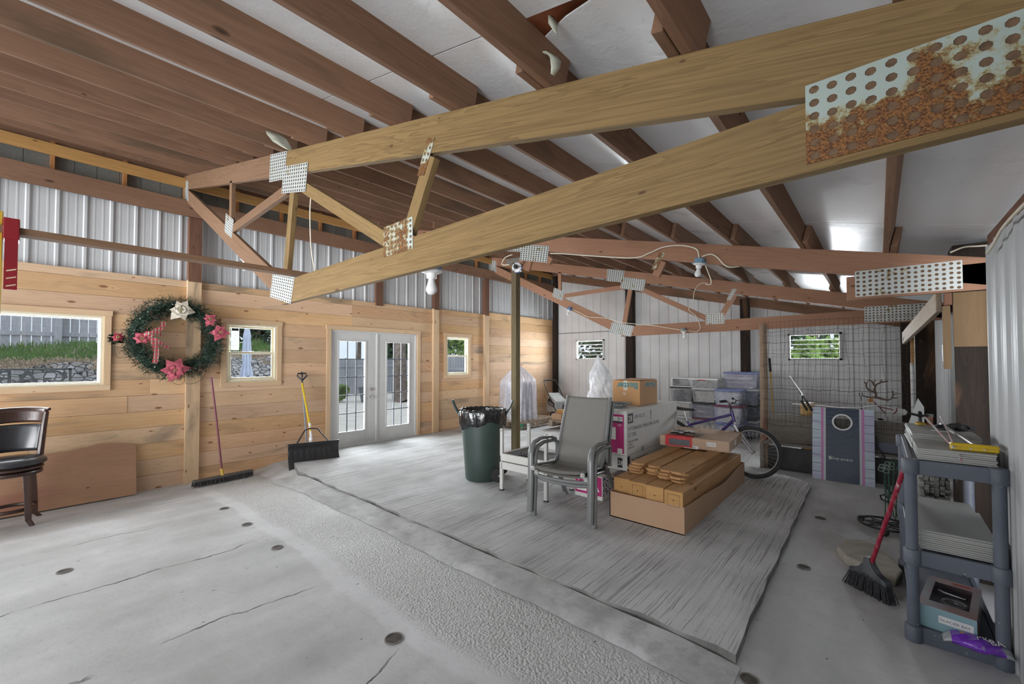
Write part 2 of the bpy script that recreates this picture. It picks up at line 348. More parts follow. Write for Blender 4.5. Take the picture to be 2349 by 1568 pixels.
floor_m = concrete('grey_worn_concrete', 'floor'); slab_m = concrete('grooved_concrete', 'slab'); curb_m = concrete('smooth_concrete', 'curb')
# ---------------------------------------------------------------- floor
def zf(x, y):
    if x < -5.0: return -.1*min(1, (-5.0-x)/1.6)*(1 if y < 2.2 else max(0, 1-(y-2.2)/.4))
    return 0.0
HOLES = [(-5.27, 1.363), (-4.55, 1.363), (-3.80, 1.365), (-4.56, .175), (-2.07, 1.358), (-3.03, 2.36), (-2.44, 2.36), (-1.80, 2.36), (-.46, 5.16), (-.45, 3.86), (-.50, 2.33)]
def fz(x, y): return zf(x, y)
b = MB()
xs = sorted(set([-7.2+i*.3 for i in range(34)])); ys = sorted(set([-3.2+i*.3 for i in range(46)]+[2.15, 2.151, 2.9, 2.91]))
vs = [(x, y, fz(x, y)) for x in xs for y in ys]; ny = len(ys)
b.add(vs, [(i*ny+j, (i+1)*ny+j, (i+1)*ny+j+1, i*ny+j+1) for i in range(len(xs)-1) for j in range(ny-1)])
floor = struct(b.build('floor', floor_m))
b = MB()   # smooth curb band along the slab with a soft outer shoulder and a wavy edge
def curb(u, v):
    x = -6.15+5.60*u; wob = .010*math.sin(x*3.1)+.006*math.sin(x*11+1)+.004*math.sin(x*29)
    y = 2.12+wob*(1-v)+.27*v; zb = zf(x, 2.0); z = zb+.003 if v == 0 else zb*(1-v)**.6+(.016+.018*v+.004*math.sin(x*5+v*4))*min(1, (-.55-x)*2.5+.15)
    if x < -5.7: z -= (-5.7-x)*.10*v
    return (x, y, z)
b.grid(curb, 90, 6); b.build('concrete_curb', curb_m, floor, smooth=True)
# raised slab, slightly wavy edge on the aisle side
b = MB(); top = []; bot = []
outline = [(-5.95-.02*math.sin(i), 2.40+.012*math.sin(i*1.9)) for i in range(1)]
pts = [(-5.95, 2.40)]+[(-5.95+5.37*i/60, 2.405+.012*math.sin(i*1.3)+.01*math.sin(i*.37)) for i in range(1, 60)]+[(-.575, 2.40)]
pts += [(-.585-.06*i/20+.006*math.sin(i*2.1), 2.42+3.88*i/20) for i in range(1, 21)]+[(-.75, 6.45), (-1.4, 6.8), (-2.4, 7.0), (-7.08, 7.0), (-7.08, 2.9), (-6.5, 2.55)]
b.poly(pts, 'Z', -.16, .05); b.mi = [0, 0]+[1]*(len(b.f)-2); slab = b.build('raised_slab', [slab_m, plain('darkened_slab_side', (.22, .215, .205), .9, var=.35, sc=7, bump=.4)], floor)  # side faces coloured darker to cancel the bright light falling on them
hole_m = plain('rusty_socket', (.07, .06, .05), .8, var=.5, sc=30); ring_m = plain('cut_pipe_rim', (.16, .15, .135), .6, .3, .3, 30)
for i, (x, y) in enumerate(HOLES):
    z = fz(x, y)+(.014 if y > 2.3 and y < 2.5 and x < -.6 else .002)
    t = thing('pipe_socket', '', 'pipe socket', (x, y, z))
    lb = ['far left socket of the row beside the pebbled strip', 'second socket from the left wall beside the pebbled strip', 'third socket from the left wall beside the pebbled strip', 'lone socket by the long floor crack at left', 'big dark socket at the bottom centre of the floor', 'socket in the curb nearest the wall', 'middle socket in the curb beside the slab', 'socket in the curb nearest the slab corner', 'far socket at the right edge of the slab', 'nearer socket at the right edge of the slab', 'socket at the near right corner of the slab'][i]
    t['label'] = 'Cut off pipe in the concrete, ' + lb; t['group'] = 'cut off pipes in the concrete floor'
    r = .052 if i == 4 else .045
    q = MB(); q.lathe([(r, -.004), (r, .004), (r-.008, .004), (r-.010, -.002)], seg=20, cap=False); q.build('rim', ring_m, t, smooth=True)
    q = MB(); q.lathe([(r-.006, .0), (r-.012, .002), (.001, .001)], seg=20, cap=False); q.build('socket_bottom', hole_m, t)
# ---------------------------------------------------------------- ribbed steel helper
def ribs(u0, u1, pitch=.2286, w=.045, d=.016, ph=0):
    # polyline (u, depth) of a ribbed panel between u0 and u1
    pts = [(u0, 0)]; k = math.floor((u0-ph)/pitch)
    while True:
        c = ph+k*pitch
        if c > u1: break
        for du, dd in ((-w/2, 0), (-w/4, d), (w/4, d), (w/2, 0), (pitch/3-.012, 0), (pitch/3-.006, .0018), (pitch/3+.006, .0018), (pitch/3+.012, 0), (2*pitch/3-.012, 0), (2*pitch/3-.006, .0018), (2*pitch/3+.006, .0018), (2*pitch/3+.012, 0)):
            if u0 < c+du < u1: pts.append((c+du, dd))
        k += 1
    pts.append((u1, 0)); return pts
def ribwall(b, axis, pos, side, u0, u1, z0, z1, ph=0, pitch=.2286, dd=.016):
    # z1 may be a function of u (sloped top); z0, z1 heights; ribs stand out toward side (+1/-1)
    p = ribs(u0, u1, pitch, ph=ph, d=dd); f1 = z1 if callable(z1) else (lambda u: z1); f0 = z0 if callable(z0) else (lambda u: z0)
    def P(u, d, z): return (pos+side*d, u, z) if axis == 'X' else (u, pos+side*d, z)
    vs = []
    for u, d in p: vs += [P(u, d, f0(u)), P(u, d, f1(u))]
    b.add(vs, [(2*i, 2*i+2, 2*i+3, 2*i+1) for i in range(len(p)-1)])
SL = .236
def roofz(x): return 2.42-SL*x      # top of the truss chords = underside of the purlins
# ---------------------------------------------------------------- left wall
OP = [(-1.75, .555, 1.265, 2.105), (1.83, 2.50, 1.25, 2.105), (3.36, 5.15, -.2, 2.10), (5.925, 6.585, 1.235, 2.095)]   # y0,y1,z0,z1
b = MB(); rnd = random.Random(3); row = .206; z = -.12; zt = 2.65
joints = [-.55, 1.42, 3.1, 4.1, 5.6, 7.13, 7.9, 9.95]
r_i = 0
while z < zt-.01:
    z1 = min(z+row, zt)
    cuts = [-3.2]+[j for j in (1.45, 5.6, 7.13)]+[9.99]
    if r_i >= 11: cuts.append(3.75)
    elif rnd.random() < .5: cuts.append(8.1)
    if rnd.random() < .6: cuts.append(rnd.uniform(-1.6, 1.1))
    if r_i < 11 and rnd.random() < .35: cuts.append(rnd.uniform(2.0, 3.0))
    cuts = sorted(cuts)
    for a, c in zip(cuts[:-1], cuts[1:]):
        b.val = rnd.random(); zz1 = z1+(rnd.uniform(-.0, .03) if z1 == zt else 0)
        if z1 == zt: zz1 = zt+(.02 if a > 5 else 0)+(.06 if a >= 7 else 0)
        segs = [(a, c)]
        for (y0, y1, oz0, oz1) in OP:
            ns = []
            for s0, s1 in segs:
                if s1 <= y0 or s0 >= y1 or z1 <= oz0 or z >= oz1: ns.append((s0, s1)); continue
                if s0 < y0: ns.append((s0, y0))
                if s1 > y1: ns.append((y1, s1))
                m0, m1 = max(s0, y0), min(s1, y1)
                if z < oz0-.01: b.box((-7.12, m0, z+.0015), (-7.10, m1, oz0))
                if z1 > oz1+.01: b.box((-7.12, m0, oz1), (-7.10, m1, zz1-.0015))
            segs = ns
        for s0, s1 in segs:
            off = rnd.uniform(0, .004); b.box((-7.12, s0+.001, z+.0015), (-7.10+off, s1-.001, zz1-.0015))
    z = z1; r_i += 1
wl = struct(b.build('wall_left', pine))
b = MB()   # dark sheathing behind the boards so that gaps stay dark, with openings left clear
for (y0, y1, z0, z1) in [(-3.2, -1.75, -.12, 2.6), (.555, 1.83, -.12, 2.6), (2.50, 3.36, -.12, 2.6), (5.15, 5.925, -.12, 2.6), (6.585, 10.04, -.12, 2.6), (-1.75, .555, -.12, 1.265), (-1.75, .555, 2.105, 2.6), (1.83, 2.5, -.12, 1.25), (1.83, 2.5, 2.105, 2.6), (3.36, 5.15, 2.1, 2.6), (5.925, 6.585, -.12, 1.235), (5.925, 6.585, 2.095, 2.6)]:
    b.box((-7.19, y0, z0), (-7.121, y1, z1))
b.build('sheathing', plain('dark_sheathing', (.05, .035, .025), .9), wl)
b = MB(); ribwall(b, 'X', -7.17, 1, -3.2, 10.04, 2.60, 3.62, ph=.151); b.build('steel_siding', whitemetal, wl, solid=.002)
# eave zone: log-like girt, short grey boards, yellow top plate, orange blocks
beam('eave_girt', (-7.04, -3.2, 3.63), (-7.04, 10.03, 3.63), .06, .21, brownwood, wl)
b = MB(); y = -3.2; rnd = random.Random(5)
while y < 10:
    L = rnd.uniform(.19, .24); b.val = rnd.random(); b.box((-7.24, y+.004, 3.70), (-7.22, min(y+L, 10.03), 4.02+rnd.uniform(-.02, 0))); y += L
b.build('short_grey_boards', greyshake, wl)
beam('top_plate', (-7.13, -3.2, 3.995), (-7.13, 10.03, 3.995), .04, .13, yellowwood, wl)
beam('lower_plate', (-7.22, -3.2, 4.13), (-7.22, 10.03, 4.13), .04, .12, brownwood, wl)
y = -3.0
while y < 10: beam('blocking', (-7.19, y, 3.72), (-7.19, y, 4.1), .038, .07, orangewood, wl); y += .62
b = MB(); b.box((-7.36, -3.2, 3.5), (-7.32, 10.04, 4.4)); b.build('eave_backing', plain('dark_eave', (.02, .016, .012), .9), wl)
# posts on the left wall
def post(name, x, y, z0, z1, w, d, m, lb): return tag(beam(name, (x, y, z0), (x, y, z1), w, d, m), lb, 'post')
for y, wd, lb in [(1.435, .15, 'brown upper post above the wreath on the pine wall'), (5.62, .13, 'red brown upper post on the pine wall right of the french doors'), (7.13, .14, 'red brown upper post on the pine wall right of the narrow window')]:
    post('wall_post', -7.085, y, 2.64, 3.52, wd, .10, redpost, lb)
post('wall_post', -7.10, 4.28, 2.6, 3.52, .15, .06, redpost, 'double upper stud above the french doors')
for y, wd, lb in [(1.435, .16, 'vertical pine board below the wreath post, dirty at its foot'), (5.61, .15, 'vertical pine board just right of the french doors'), (7.13, .16, 'vertical pine board right of the narrow window')]:
    o = beam('post_cover_board', (-7.07, y, -.11 if y < 2 else .05), (-7.07, y, 2.66), wd, .05, pine_post); tag(o, lb, 'board')
post('corner_post', -7.03, 9.93, 0, 4.0, .12, .12, darkpost, 'dark corner post where pine wall meets white metal wall')
# ---------------------------------------------------------------- windows
def frame(b, x0, x1, y0, y1, z0, z1, w):
    b.box((x0, y0, z0), (x1, y0+w, z1)); b.box((x0, y1-w, z0), (x1, y1, z1)); b.box((x0, y0+w, z0), (x1, y1-w, z0+w)); b.box((x0, y0+w, z1-w), (x1, y1-w, z1))
def casing(n, y0, y1, z0, z1, w=.07, bottom=True, lab=None):
    e = bpy.data.objects.new('trim_%d' % n, None); C.objects.link(e); e.location = (-7.09, (y0+y1)/2, z0); struct(e, lab)
    bpy.context.view_layer.update()
    zb = z0-w if bottom else z0
    for (p0, p1, ww, hh) in [((y0-w-.01, z1+w/2), (y1+w+.01, z1+w/2), .025, w)]+([((y0-w, z0-w/2), (y1+w, z0-w/2), .025, w)] if bottom else []):
        beam('casing_board', (-7.085, p0[0], p0[1]), (-7.085, p1[0], p1[1]), ww, hh, pine_trim, e)
    for yy in (y0-w/2, y1+w/2): beam('casing_board', (-7.085, yy, z0), (-7.085, yy, z1), w, .022, pine_trim, e)
    return e
def lwindow(n, y0, y1, z0, z1, hung):
    b = MB(); frame(b, -7.20, -7.09, y0, y1, z0, z1, .03); e = struct(b.build('window_%d' % n, vinyl, bevel=.003))
    if hung:
        zm = (z0+z1)/2
        b = MB(); frame(b, -7.165, -7.145, y0+.03, y1-.03, zm-.015, z1-.03, .03); up = b.build('upper_sash', vinyl, e, bevel=.003)
        b = MB(); b.box((-7.156, y0+.06, zm+.015), (-7.153, y1-.06, z1-.06)); b.build('pane', glass, up)
        b = MB(); frame(b, -7.14, -7.118, y0+.03, y1-.03, z0+.03, zm+.018, .035); lo = b.build('lower_sash', vinyl, e, bevel=.003)
        b = MB(); b.box((-7.131, y0+.065, z0+.065), (-7.128, y1-.065, zm-.017)); b.build('pane', glass, lo)
        b = MB(); b.box((-7.12, (y0+y1)/2-.02, zm+.018), (-7.105, (y0+y1)/2+.02, zm+.03)); b.build('sash_lock', whitepl, e)
    else:
        b = MB(); frame(b, -7.165, -7.14, y0+.03, y1-.03, z0+.03, z1-.03, .018); sa = b.build('sash', whitepl, e)
        b = MB(); b.box((-7.155, y0+.045, z0+.045), (-7.152, y1-.045, z1-.045)); b.build('pane', glass, e)
    return e
lwindow(1, *OP[0], False); lwindow(2, *OP[1], True); lwindow(3, *OP[3], True)
casing(1, *OP[0], w=.065); casing(2, *OP[1], w=.07); casing(3, *OP[3], w=.07); casing(4, 3.36, 5.15, .0, 2.10, w=.075, bottom=False)
# notice taped to the middle window's upper pane
t = thing('window_sticker', 'white notice sheet with black print stuck on the upper left of the hung window', 'sticker', (-7.143, 1.95, 1.92))
b = MB(); b.box((-.001, -.05, -.2), (0, .05, .13)); b.build('sheet', film('sticker_film', (.7, .75, .78), .6, .5), t)
b = MB()
for i in range(9): b.box((.001, -.04, .04-.026*i), (.002, .035-.012*(i % 3), .046-.026*i))
b.box((.001, -.045, .08), (.002, .045, .12)); b.build('print', blackpl, t)
# ---------------------------------------------------------------- french doors
b = MB(); frame(b, -7.22, -7.10, 3.36, 5.15, .02, 2.10, .035); b.box((-7.20, 4.24, .05), (-7.10, 4.275, 2.07)); dj = struct(b.build('door_1', whitepaint, bevel=.003)); dj['label'] = 'white french door frame'
b = MB(); b.box((-7.24, 3.3, -.02), (-7.02, 5.2, .052)); b.build('threshold', steel, dj)
def leaf(n, y0, y1, z0, z1, gy0, gy1, gz0, gz1):
    b = MB(); x0, x1 = -7.165, -7.12
    b.box((x0, y0, z0), (x1, gy0, z1)); b.box((x0, gy1, z0), (x1, y1, z1)); b.box((x0, gy0, z0), (x1, gy1, gz0)); b.box((x0, gy0, gz1), (x1, gy1, z1))
    o = struct(b.build('door_%d' % n, whitepaint, bevel=.002))
    b = MB(); frame(b, x1-.005, x1+.012, gy0-.025, gy1+.025, gz0-.025, gz1+.025, .03); b.build('glazing_bead', whitepaint, o, bevel=.004)
    b = MB(); b.box((-7.146, gy0, gz0), (-7.143, gy1, gz1)); b.build('pane', glass, o)
    b = MB()
    for k in (1, 2):
        y = gy0+(gy1-gy0)*k/3; b.box((-7.152, y-.008, gz0), (-7.135, y+.008, gz1))
    for k in range(1, 5):
        z = gz0+(gz1-gz0)*k/5; b.box((-7.153, gy0, z-.008), (-7.134, gy1, z+.008))
    b.build('muntins', darkmuntin, o); return o
l1 = leaf(2, 3.395, 4.235, .06, 2.065, 3.52, 4.02, .30, 1.91)
l2 = leaf(3, 4.28, 5.115, .06, 2.065, 4.47, 4.98, .30, 1.91)
for z, r in ((1.03, .028), (.89, .03)):
    b = MB(); b.cyl((-7.12, 4.15, z), (-7.105, 4.15, z), .028); b.cyl((-7.11, 4.15, z), (-7.075, 4.15, z), .012)
    if z < 1: b.lathe([(.001, 0), (.02, .006), (.026, .02), (.02, .034), (.001, .04)], M=Matrix.Translation((-7.085, 4.15, z)) @ Matrix.Rotation(R(90), 4, 'Y'))
    b.build('door_knob' if z < 1 else 'deadbolt', chrome, l1, smooth=True)
# ---------------------------------------------------------------- back wall
BW = [(-6.376, -5.506, 1.585, 2.13), (-1.37, -.517, 1.57, 2.10)]
b = MB(); Yb = 10.04
for (x0, x1, z0, z1) in [(-7.3, -6.35, -.1, None), (-6.35, -5.53, -.1, 1.61), (-6.35, -5.53, 2.105, None), (-5.53, -1.345, -.1, None), (-1.345, -.54, -.1, 1.60), (-1.345, -.54, 2.07, None), (-.54, .9, -.1, None)]:
    ribwall(b, 'Y', Yb, -1, x0, x1, z0, (lambda u: roofz(u)+.1) if z1 is None else z1, ph=-4.03)
wb = struct(b.build('wall_back', whitemetal2, solid=.002))
beam('back_rafter', (-7.2, 9.98, roofz(-7.2)-.1), (.9, 9.98, roofz(.9)-.1), .04, .19, brownwood, wb)
b = MB(); b.box((-7.1, 10.018, 2.335), (-4.9, 10.022, 2.35)); b.build('siding_seam', plain('dark_seam', (.1, .1, .1), .8), wb)
for x, wd, lb in [(-4.715, .20, 'dark brown post on the white back wall above the open carton'), (-2.12, .16, 'dark brown round edged post on the white back wall above the storage bins'), (.36, .14, 'dark post in the far right corner of the back wall')]:
    post('back_wall_post', x, 9.92, 0, roofz(x)-.05, .14, wd, darkpost, lb)
for n, (x0, x1, z0, z1) in zip((4, 5), BW):
    b = MB(); w_ = .035
    b.box((x0, 9.99, z0), (x0+w_, 10.06, z1)); b.box((x1-w_, 9.99, z0), (x1, 10.06, z1)); b.box((x0, 9.99, z0), (x1, 10.06, z0+w_)); b.box((x0, 9.99, z1-w_), (x1, 10.06, z1))
    e = struct(b.build('window_%d' % n, plain('grey_window_frame', (.42, .42, .42), .6) if n == 5 else whitepaint))
    b = MB()
    for k in range(5):
        zz = z0+.04+(z1-z0-.08)*(k+.5)/5; M = Matrix.Translation(((x0+x1)/2, 10.03, zz)) @ Matrix.Rotation(R(12), 4, 'X')
        b.box((-(x1-x0)/2+.04, -.002, -(z1-z0)/11), ((x1-x0)/2-.04, .002, (z1-z0)/11), M)
    b.build('louvre_pane', glass, e)
    b = MB()
    for k in range(1, 5):
        zz = z0+.04+(z1-z0-.08)*k/5; b.box((x0+.04, 10.0, zz-.006), (x1-.04, 10.012, zz+.006))
    b.build('louvre_bar', whitepl, e)
# ---------------------------------------------------------------- right wall
b = MB(); ribwall(b, 'X', .50, -1, -3.2, 3.80, -.05, 2.24, ph=3.72, dd=.010); wr = struct(b.build('wall_right', plain('darkened_white_ribbed_steel', (.42, .425, .43), .55, 0, .06, 3, spec=.3), solid=.002))  # darker copy of the white steel, toning down its light by colour
b = MB(); ribwall(b, 'X', .69, -1, 4.2, 10.04, -.05, 2.2, ph=.1); wf = struct(b.build('wall_right_far', whitemetal, solid=.002))
b = MB(); b.box((.72, 4.2, -.1), (.76, 10.04, 2.3)); b.build('outer_sheathing', plain('right_backing', (.05, .04, .035), .9), wf)
beam('eave_plate', (.58, -3.2, 2.33), (.58, 4.2, 2.33), .04, .14, redpost, wr)
beam('eave_plate', (.70, 4.2, 2.30), (.70, 10.0, 2.30), .04, .14, redpost, wf)
post('right_post', .53, 4.53, 0, 2.40, .25, .23, darkpost, 'dark creosoted post with pale worn streaks behind the shelf unit')
post('right_post', .44, 7.47, 0, 2.3, .19, .18, darkpost, 'dark post behind the wire fence near the reindeer cutout')
# ---------------------------------------------------------------- ceiling: board panels above the purlins, tear showing the deck
zc = lambda x: roofz(x)+.145
b = MB()
seamY = [-3.2, -1.3, 1.14, 4.03, 6.5, 8.9, 10.04]
TEAR = [(-1.10, .72), (-1.05, 1.03), (-.79, .98), (-.60, .55)]
for j in range(len(seamY)-1):
    a, c = seamY[j], seamY[j+1]
    XS = [-7.5, -6.35, -5.2, -4.05, -2.9, -1.75, -1.06, -.5, .6, 1.7]
    for i in range(9):
        x0, x1 = XS[i], XS[i+1]
        if j == 2 and i == 6:
            P6 = [(x0, a+.02), (-1.04, a+.05), (-1.0, a+.145), (-.97, a+.13), (-.80, a+.055), (-.60, a+.004), (x1, a+.004), (x1, c-.004), (x0, c-.004)]
            b.add([(p[0], p[1], zc(p[0])) for p in P6], [(0, 1, 2, 3, 8), (3, 4, 5, 6, 7, 8)]); continue
        b.add([(x0, a+.004, zc(x0)), (x1, a+.004, zc(x1)), (x1, c-.004, zc(x1)), (x0, c-.004, zc(x0))], [(0, 1, 2, 3)])
ceiling = struct(b.build('ceiling', ceil_m, solid=.006))
b = MB(); b.add([(-7.6, -3.3, zc(-7.6)+.05), (1.9, -3.3, zc(1.9)+.05), (1.9, 10.3, zc(1.9)+.05), (-7.6, 10.3, zc(-7.6)+.05)], [(0, 1, 2, 3)]); b.build('roof_deck', deck_m, ceiling, solid=.02)
# ---------------------------------------------------------------- purlins
ang = math.atan(SL); k = 0
ords = ['first', 'second', 'third', 'fourth', 'fifth', 'sixth', 'seventh', 'eighth', 'ninth', 'tenth', 'eleventh', 'twelfth', 'thirteenth', 'fourteenth', 'fifteenth']
bays = [(-3.2, 1.42, 0, 'over the nearest bay'), (1.20, 4.52, .0, 'between the golden truss and the cut truss'), (4.12, 7.5, .042, 'between the cut truss and the far truss'), (7.12, 9.97, 0, 'over the last bay by the back wall')]
pl_mesh = {}
for bi, (y0, y1, dx, bl) in enumerate(bays):
    for k in range(14):
        x = .055-.537*k+dx
        if bi == 3 or bi == 1: pass
        if bi == 0: x += .042*(1)
        o = None
        if bi not in pl_mesh:
            q = MB(); q.bbox((0, -.019, 0), (y1-y0, .019, .14), .003); o = q.build('roof_purlin', brownwood); pl_mesh[bi] = o
        else:
            o = pl_mesh[bi].copy(); C.objects.link(o)
        o.matrix_world = Matrix.Translation((x, y0, roofz(x)+.001)) @ Matrix.Rotation(ang, 4, 'Y') @ Matrix.Rotation(R(90), 4, 'Z')
        tag(o, 'Brown roof purlin %s, %s from the right wall' % (bl, ords[k]), 'purlin', 'brown roof purlins')
# ---------------------------------------------------------------- trusses
def rustplate(name, base, rust=.5, hole=.023, dark=(.1, .07, .045), thr=.5, grad=0.0):
    s = NT(name); c = s.coord(off=False); n = s.n('TexNoise', Vector=s.coord(), Scale=7.0, Detail=8.0, Roughness=.7)
    n2 = s.n('TexNoise', Vector=c, Scale=210.0, Detail=3.0)
    rc = s.ramp(n2.outputs[0], [(.35, (.075, .025, .009)), (.62, (.27, .12, .035))])
    nn = n.outputs[0] if not grad else s.math('ADD', n.outputs[0], s.math('MULTIPLY', s.math('SUBTRACT', .165, s.n('SeparateXYZ', Vector=c).outputs[2]), grad))
    halo = s.ramp(nn, [(thr-.02, 0), (thr+.005, .5), (thr+.03, 1)])
    ylw = s.ramp(nn, [(thr-.06, 0), (thr-.005, .8)]); col = s.mix(halo, s.mix(ylw, base, (.36, .29, .10)), rc)
    s.bump(s.math('MULTIPLY', halo, n2.outputs[0]), .5, .004)
    return s.fin(col, .5, .25, .4)
plate_clean = rustplate('galvanised_truss_plate', (.52, .54, .52), thr=.64); plate_rust = rustplate('rusty_truss_plate', (.48, .54, .50), thr=.515); plate_vrust = rustplate('very_rusty_truss_plate', (.46, .5, .44), thr=.45); plate_big = rustplate('big_rusty_truss_plate', (.40, .47, .43), thr=.535, grad=1.35)
slot_m = plain('dark_plate_slot', (.03, .026, .022), .8); slotw_m = plain('wood_seen_through_slot', (.15, .09, .05), .8, var=.3, sc=60)
def gplate(par, pts, nx, nz, mat, big=False, y=0.0, name='gusset_plate'):
    # pts: four corners TL, TR, BR, BL in (x, z); every cell of the front face has a punched, recessed hole
    b = MB(); TL, TR, BR, BL = [Vector(p) for p in pts]
    wdt = (TR-TL).length/nx; hgt = (BL-TL).length/nz; rx, rz = (wdt*.30, hgt*.30) if big else (wdt*.24, hgt*.34)
    def Q(u, v): c = (TL*(1-u)+TR*u)*(1-v)+(BL*(1-u)+BR*u)*v; return (c[0], y-.0025, c[1])
    V = [Q(i/nx, j/nz) for j in range(nz+1) for i in range(nx+1)]; F = []; MI = []; n0 = len(V)
    for j in range(nz):
        for i in range(nx):
            c = Q((i+.5)/nx, (j+.5+(.10 if big and i % 2 else -.0))/nz); k = len(V)
            for t in range(8):
                an = math.pi*(t+.5)/4; V.append((c[0]+math.cos(an)*rx, c[1], c[2]+math.sin(an)*rz))
            for t in range(8):
                an = math.pi*(t+.5)/4; V.append((c[0]+math.cos(an)*rx*.9, c[1]+.0018, c[2]+math.sin(an)*rz*.9))
            tl = j*(nx+1)+i; tr = tl+1; bl = tl+nx+1; br = bl+1
            # octagon vertex order: 0 right-up,1 up-right,2 up-left,3 left-up,4 left-down,5 down-left,6 down-right,7 right-down
            for f in ([tr, k, k+1], [tl, tr, k+1, k+2], [tl, k+2, k+3], [bl, tl, k+3, k+4], [bl, k+4, k+5], [br, bl, k+5, k+6], [br, k+6, k+7], [tr, br, k+7, k]): F.append(f); MI.append(0)
            for t in range(8): F.append([k+t, k+(t+1) % 8, k+8+(t+1) % 8, k+8+t]); MI.append(1)
            F.append([k+8+t for t in range(8)]); MI.append(1)
    bk = len(V); V += [(V[q][0], y, V[q][2]) for q in (0, nx, n0-1, n0-1-nx)]
    F += [[bk, bk+1, bk+2, bk+3], [0, nx, bk+1, bk], [nx, n0-1, bk+2, bk+1], [n0-1, n0-1-nx, bk+3, bk+2], [n0-1-nx, 0, bk, bk+3]]; MI += [0]*5
    b.v = V; b.f = F; b.mi = MI; b.bv = [.5]*len(F)
    return b.build(name, [mat, slotw_m if big else slot_m], par)
def truss(Y, label, m1, m2, cut=False, big=False):
    t = thing('roof_truss', label, 'truss', (-3.6, Y, 2.02)); bpy.context.view_layer.update()
    th = .038; f = Y; yc = Y+th/2
    def B(nm, p0, p1, h, m, y=yc, **k): return beam(nm, (p0[0], y, p0[1]), (p1[0], y, p1[1]), th, h, m, t, **k)
    def L(pts): return [(p[0]+3.6, p[1]-2.02) for p in pts]
    h = .19
    c = lambda x, d: (x, roofz(x)-d)
    B('top_chord', c(-3.64, .098), c(.62, .098), h, m1); B('top_chord', c(-7.28, .098), c(-3.645, .098), h, m2)
    if not cut:
        B('bottom_chord', (-7.15, 3.86), (-3.62, 2.108), .165, m2)
        o = beam('bottom_chord', (-3.56, yc, 2.115), (.62, yc, 2.155), th, .185, m1, t, ends=(.02, -.13, 0, 0))
        B('web', (-5.10, 3.45), (-5.10, 2.98), .075, m2); B('web', (-5.04, 2.93), (-3.62, 2.98-.02), .085, m2)
        B('web', (-3.50, 2.90), (-3.62, 2.26), .085, m1); B('web', (-3.35, 2.92), (-2.12, 2.25), .085, m1); B('web', (-1.73, 2.62), (-1.93, 2.26), .085, m1)
        gplate(t, L([(-7.36, 4.12), (-6.97, 3.98), (-6.94, 3.70), (-7.33, 3.86)]), 7, 9, plate_clean, y=-.001)
        gplate(t, L([(-5.24, 3.14), (-4.97, 3.01), (-5.03, 2.83), (-5.28, 2.95)]), 6, 7, plate_clean, y=-.001)
        gplate(t, L([(-3.87, 2.305), (-3.42, 2.21), (-3.49, 2.01), (-3.93, 2.11)]), 11, 9, plate_clean, y=-.001)
        gplate(t, L([(-2.155, 2.335), (-1.875, 2.335), (-1.87, 2.16), (-2.155, 2.16)]), 8, 6, plate_rust if big else plate_clean, big=True, y=-.001)
    else:
        B('web_stub', (-3.52, 2.93), (-3.58, 2.78), .085, m1); B('web_stub', (-3.62, 2.99), (-3.72, 2.86), .085, m2); B('web_stub', (-3.30, 2.94), (-3.17, 2.84), .085, m1)
        B('web_stub', (-1.715, 2.62), (-1.79, 2.47), .085, m1); B('bottom_chord_stub', (-.19, 2.15), (.62, 2.155), .19, m1)
    gplate(t, L([(-3.96, 3.355), (-3.60, 3.268), (-3.65, 3.05), (-3.985, 3.12)]), 8, 9, plate_clean, y=-.001)
    gplate(t, L([(-3.66, 3.155), (-3.19, 3.045), (-3.23, 2.835), (-3.69, 2.94)]), 11, 8, plate_clean, y=-.0045)
    gplate(t, L([(-1.745, 2.714), (-1.685, 2.70), (-1.775, 2.53), (-1.835, 2.545)]), 2, 6, plate_vrust if big or cut else plate_clean, big=True, y=-.001)
    gplate(t, L([(-.135, 2.283), (.462, 2.283), (.462, 2.075), (-.135, 2.075)]), 16, 6, plate_big if big else plate_clean, big=True, y=-.001)
    return t
T1 = truss(1.33, 'nearest truss of golden brown lumber with a big rusty perforated plate', trussgold, trusswood, big=True)
T2 = truss(4.38, 'second truss with its lower members sawn off, held by the green post', trusspink, trusspink, cut=True)
T3 = truss(7.36, 'farthest complete truss of reddish lumber behind the wire fence', trusspink, trusspink)
post('support_post', -3.83, 4.45, .045, 2.925, .09, .09, greenpost, 'green grey treated post holding up the cut truss in the middle of the room')

tag(beam('post_cap_block', (-3.98, 4.45, 2.975), (-3.70, 4.45, 2.955), .09, .07, greyplank), 'grey wood block wedged between the green post and the cut truss', 'block')
# ---------------------------------------------------------------- ceiling tear, hanging strips, lamps, cables
strip_m = plain('yellowed_foil_strip', (.55, .56, .46), .35, .15, .2, 14, bump=.3)
def ribbon(name, pts, w, lab, m=strip_m, side=(0, 1, 0)):
    # curled flap: a band of width w swept along points, with thickness
    b = MB(); n = len(pts); S = Vector(side).normalized()
    vs = []
    for i, p in enumerate(pts):
        ww = w*(1-.55*abs(2*i/(n-1)-.9)**2.5); vs += [Vector(p)-S*ww/2, Vector(p)+S*ww/2+Vector((0, 0, .008*math.sin(i*2)))]
    b.add(vs, [(2*i, 2*i+1, 2*i+3, 2*i+2) for i in range(n-1)])
    return tag(b.build(name, m, solid=.003, smooth=True), lab, 'torn foil')
ribbon('torn_foil_strip', [(-.99, 1.25, 2.80), (-1.005, 1.25, 2.76), (-1.012, 1.25, 2.734), (-1.0, 1.26, 2.70), (-.965, 1.26, 2.652)], .09, 'long pointed foil flap hanging from the torn ceiling panel', side=(.5, 1, .1))
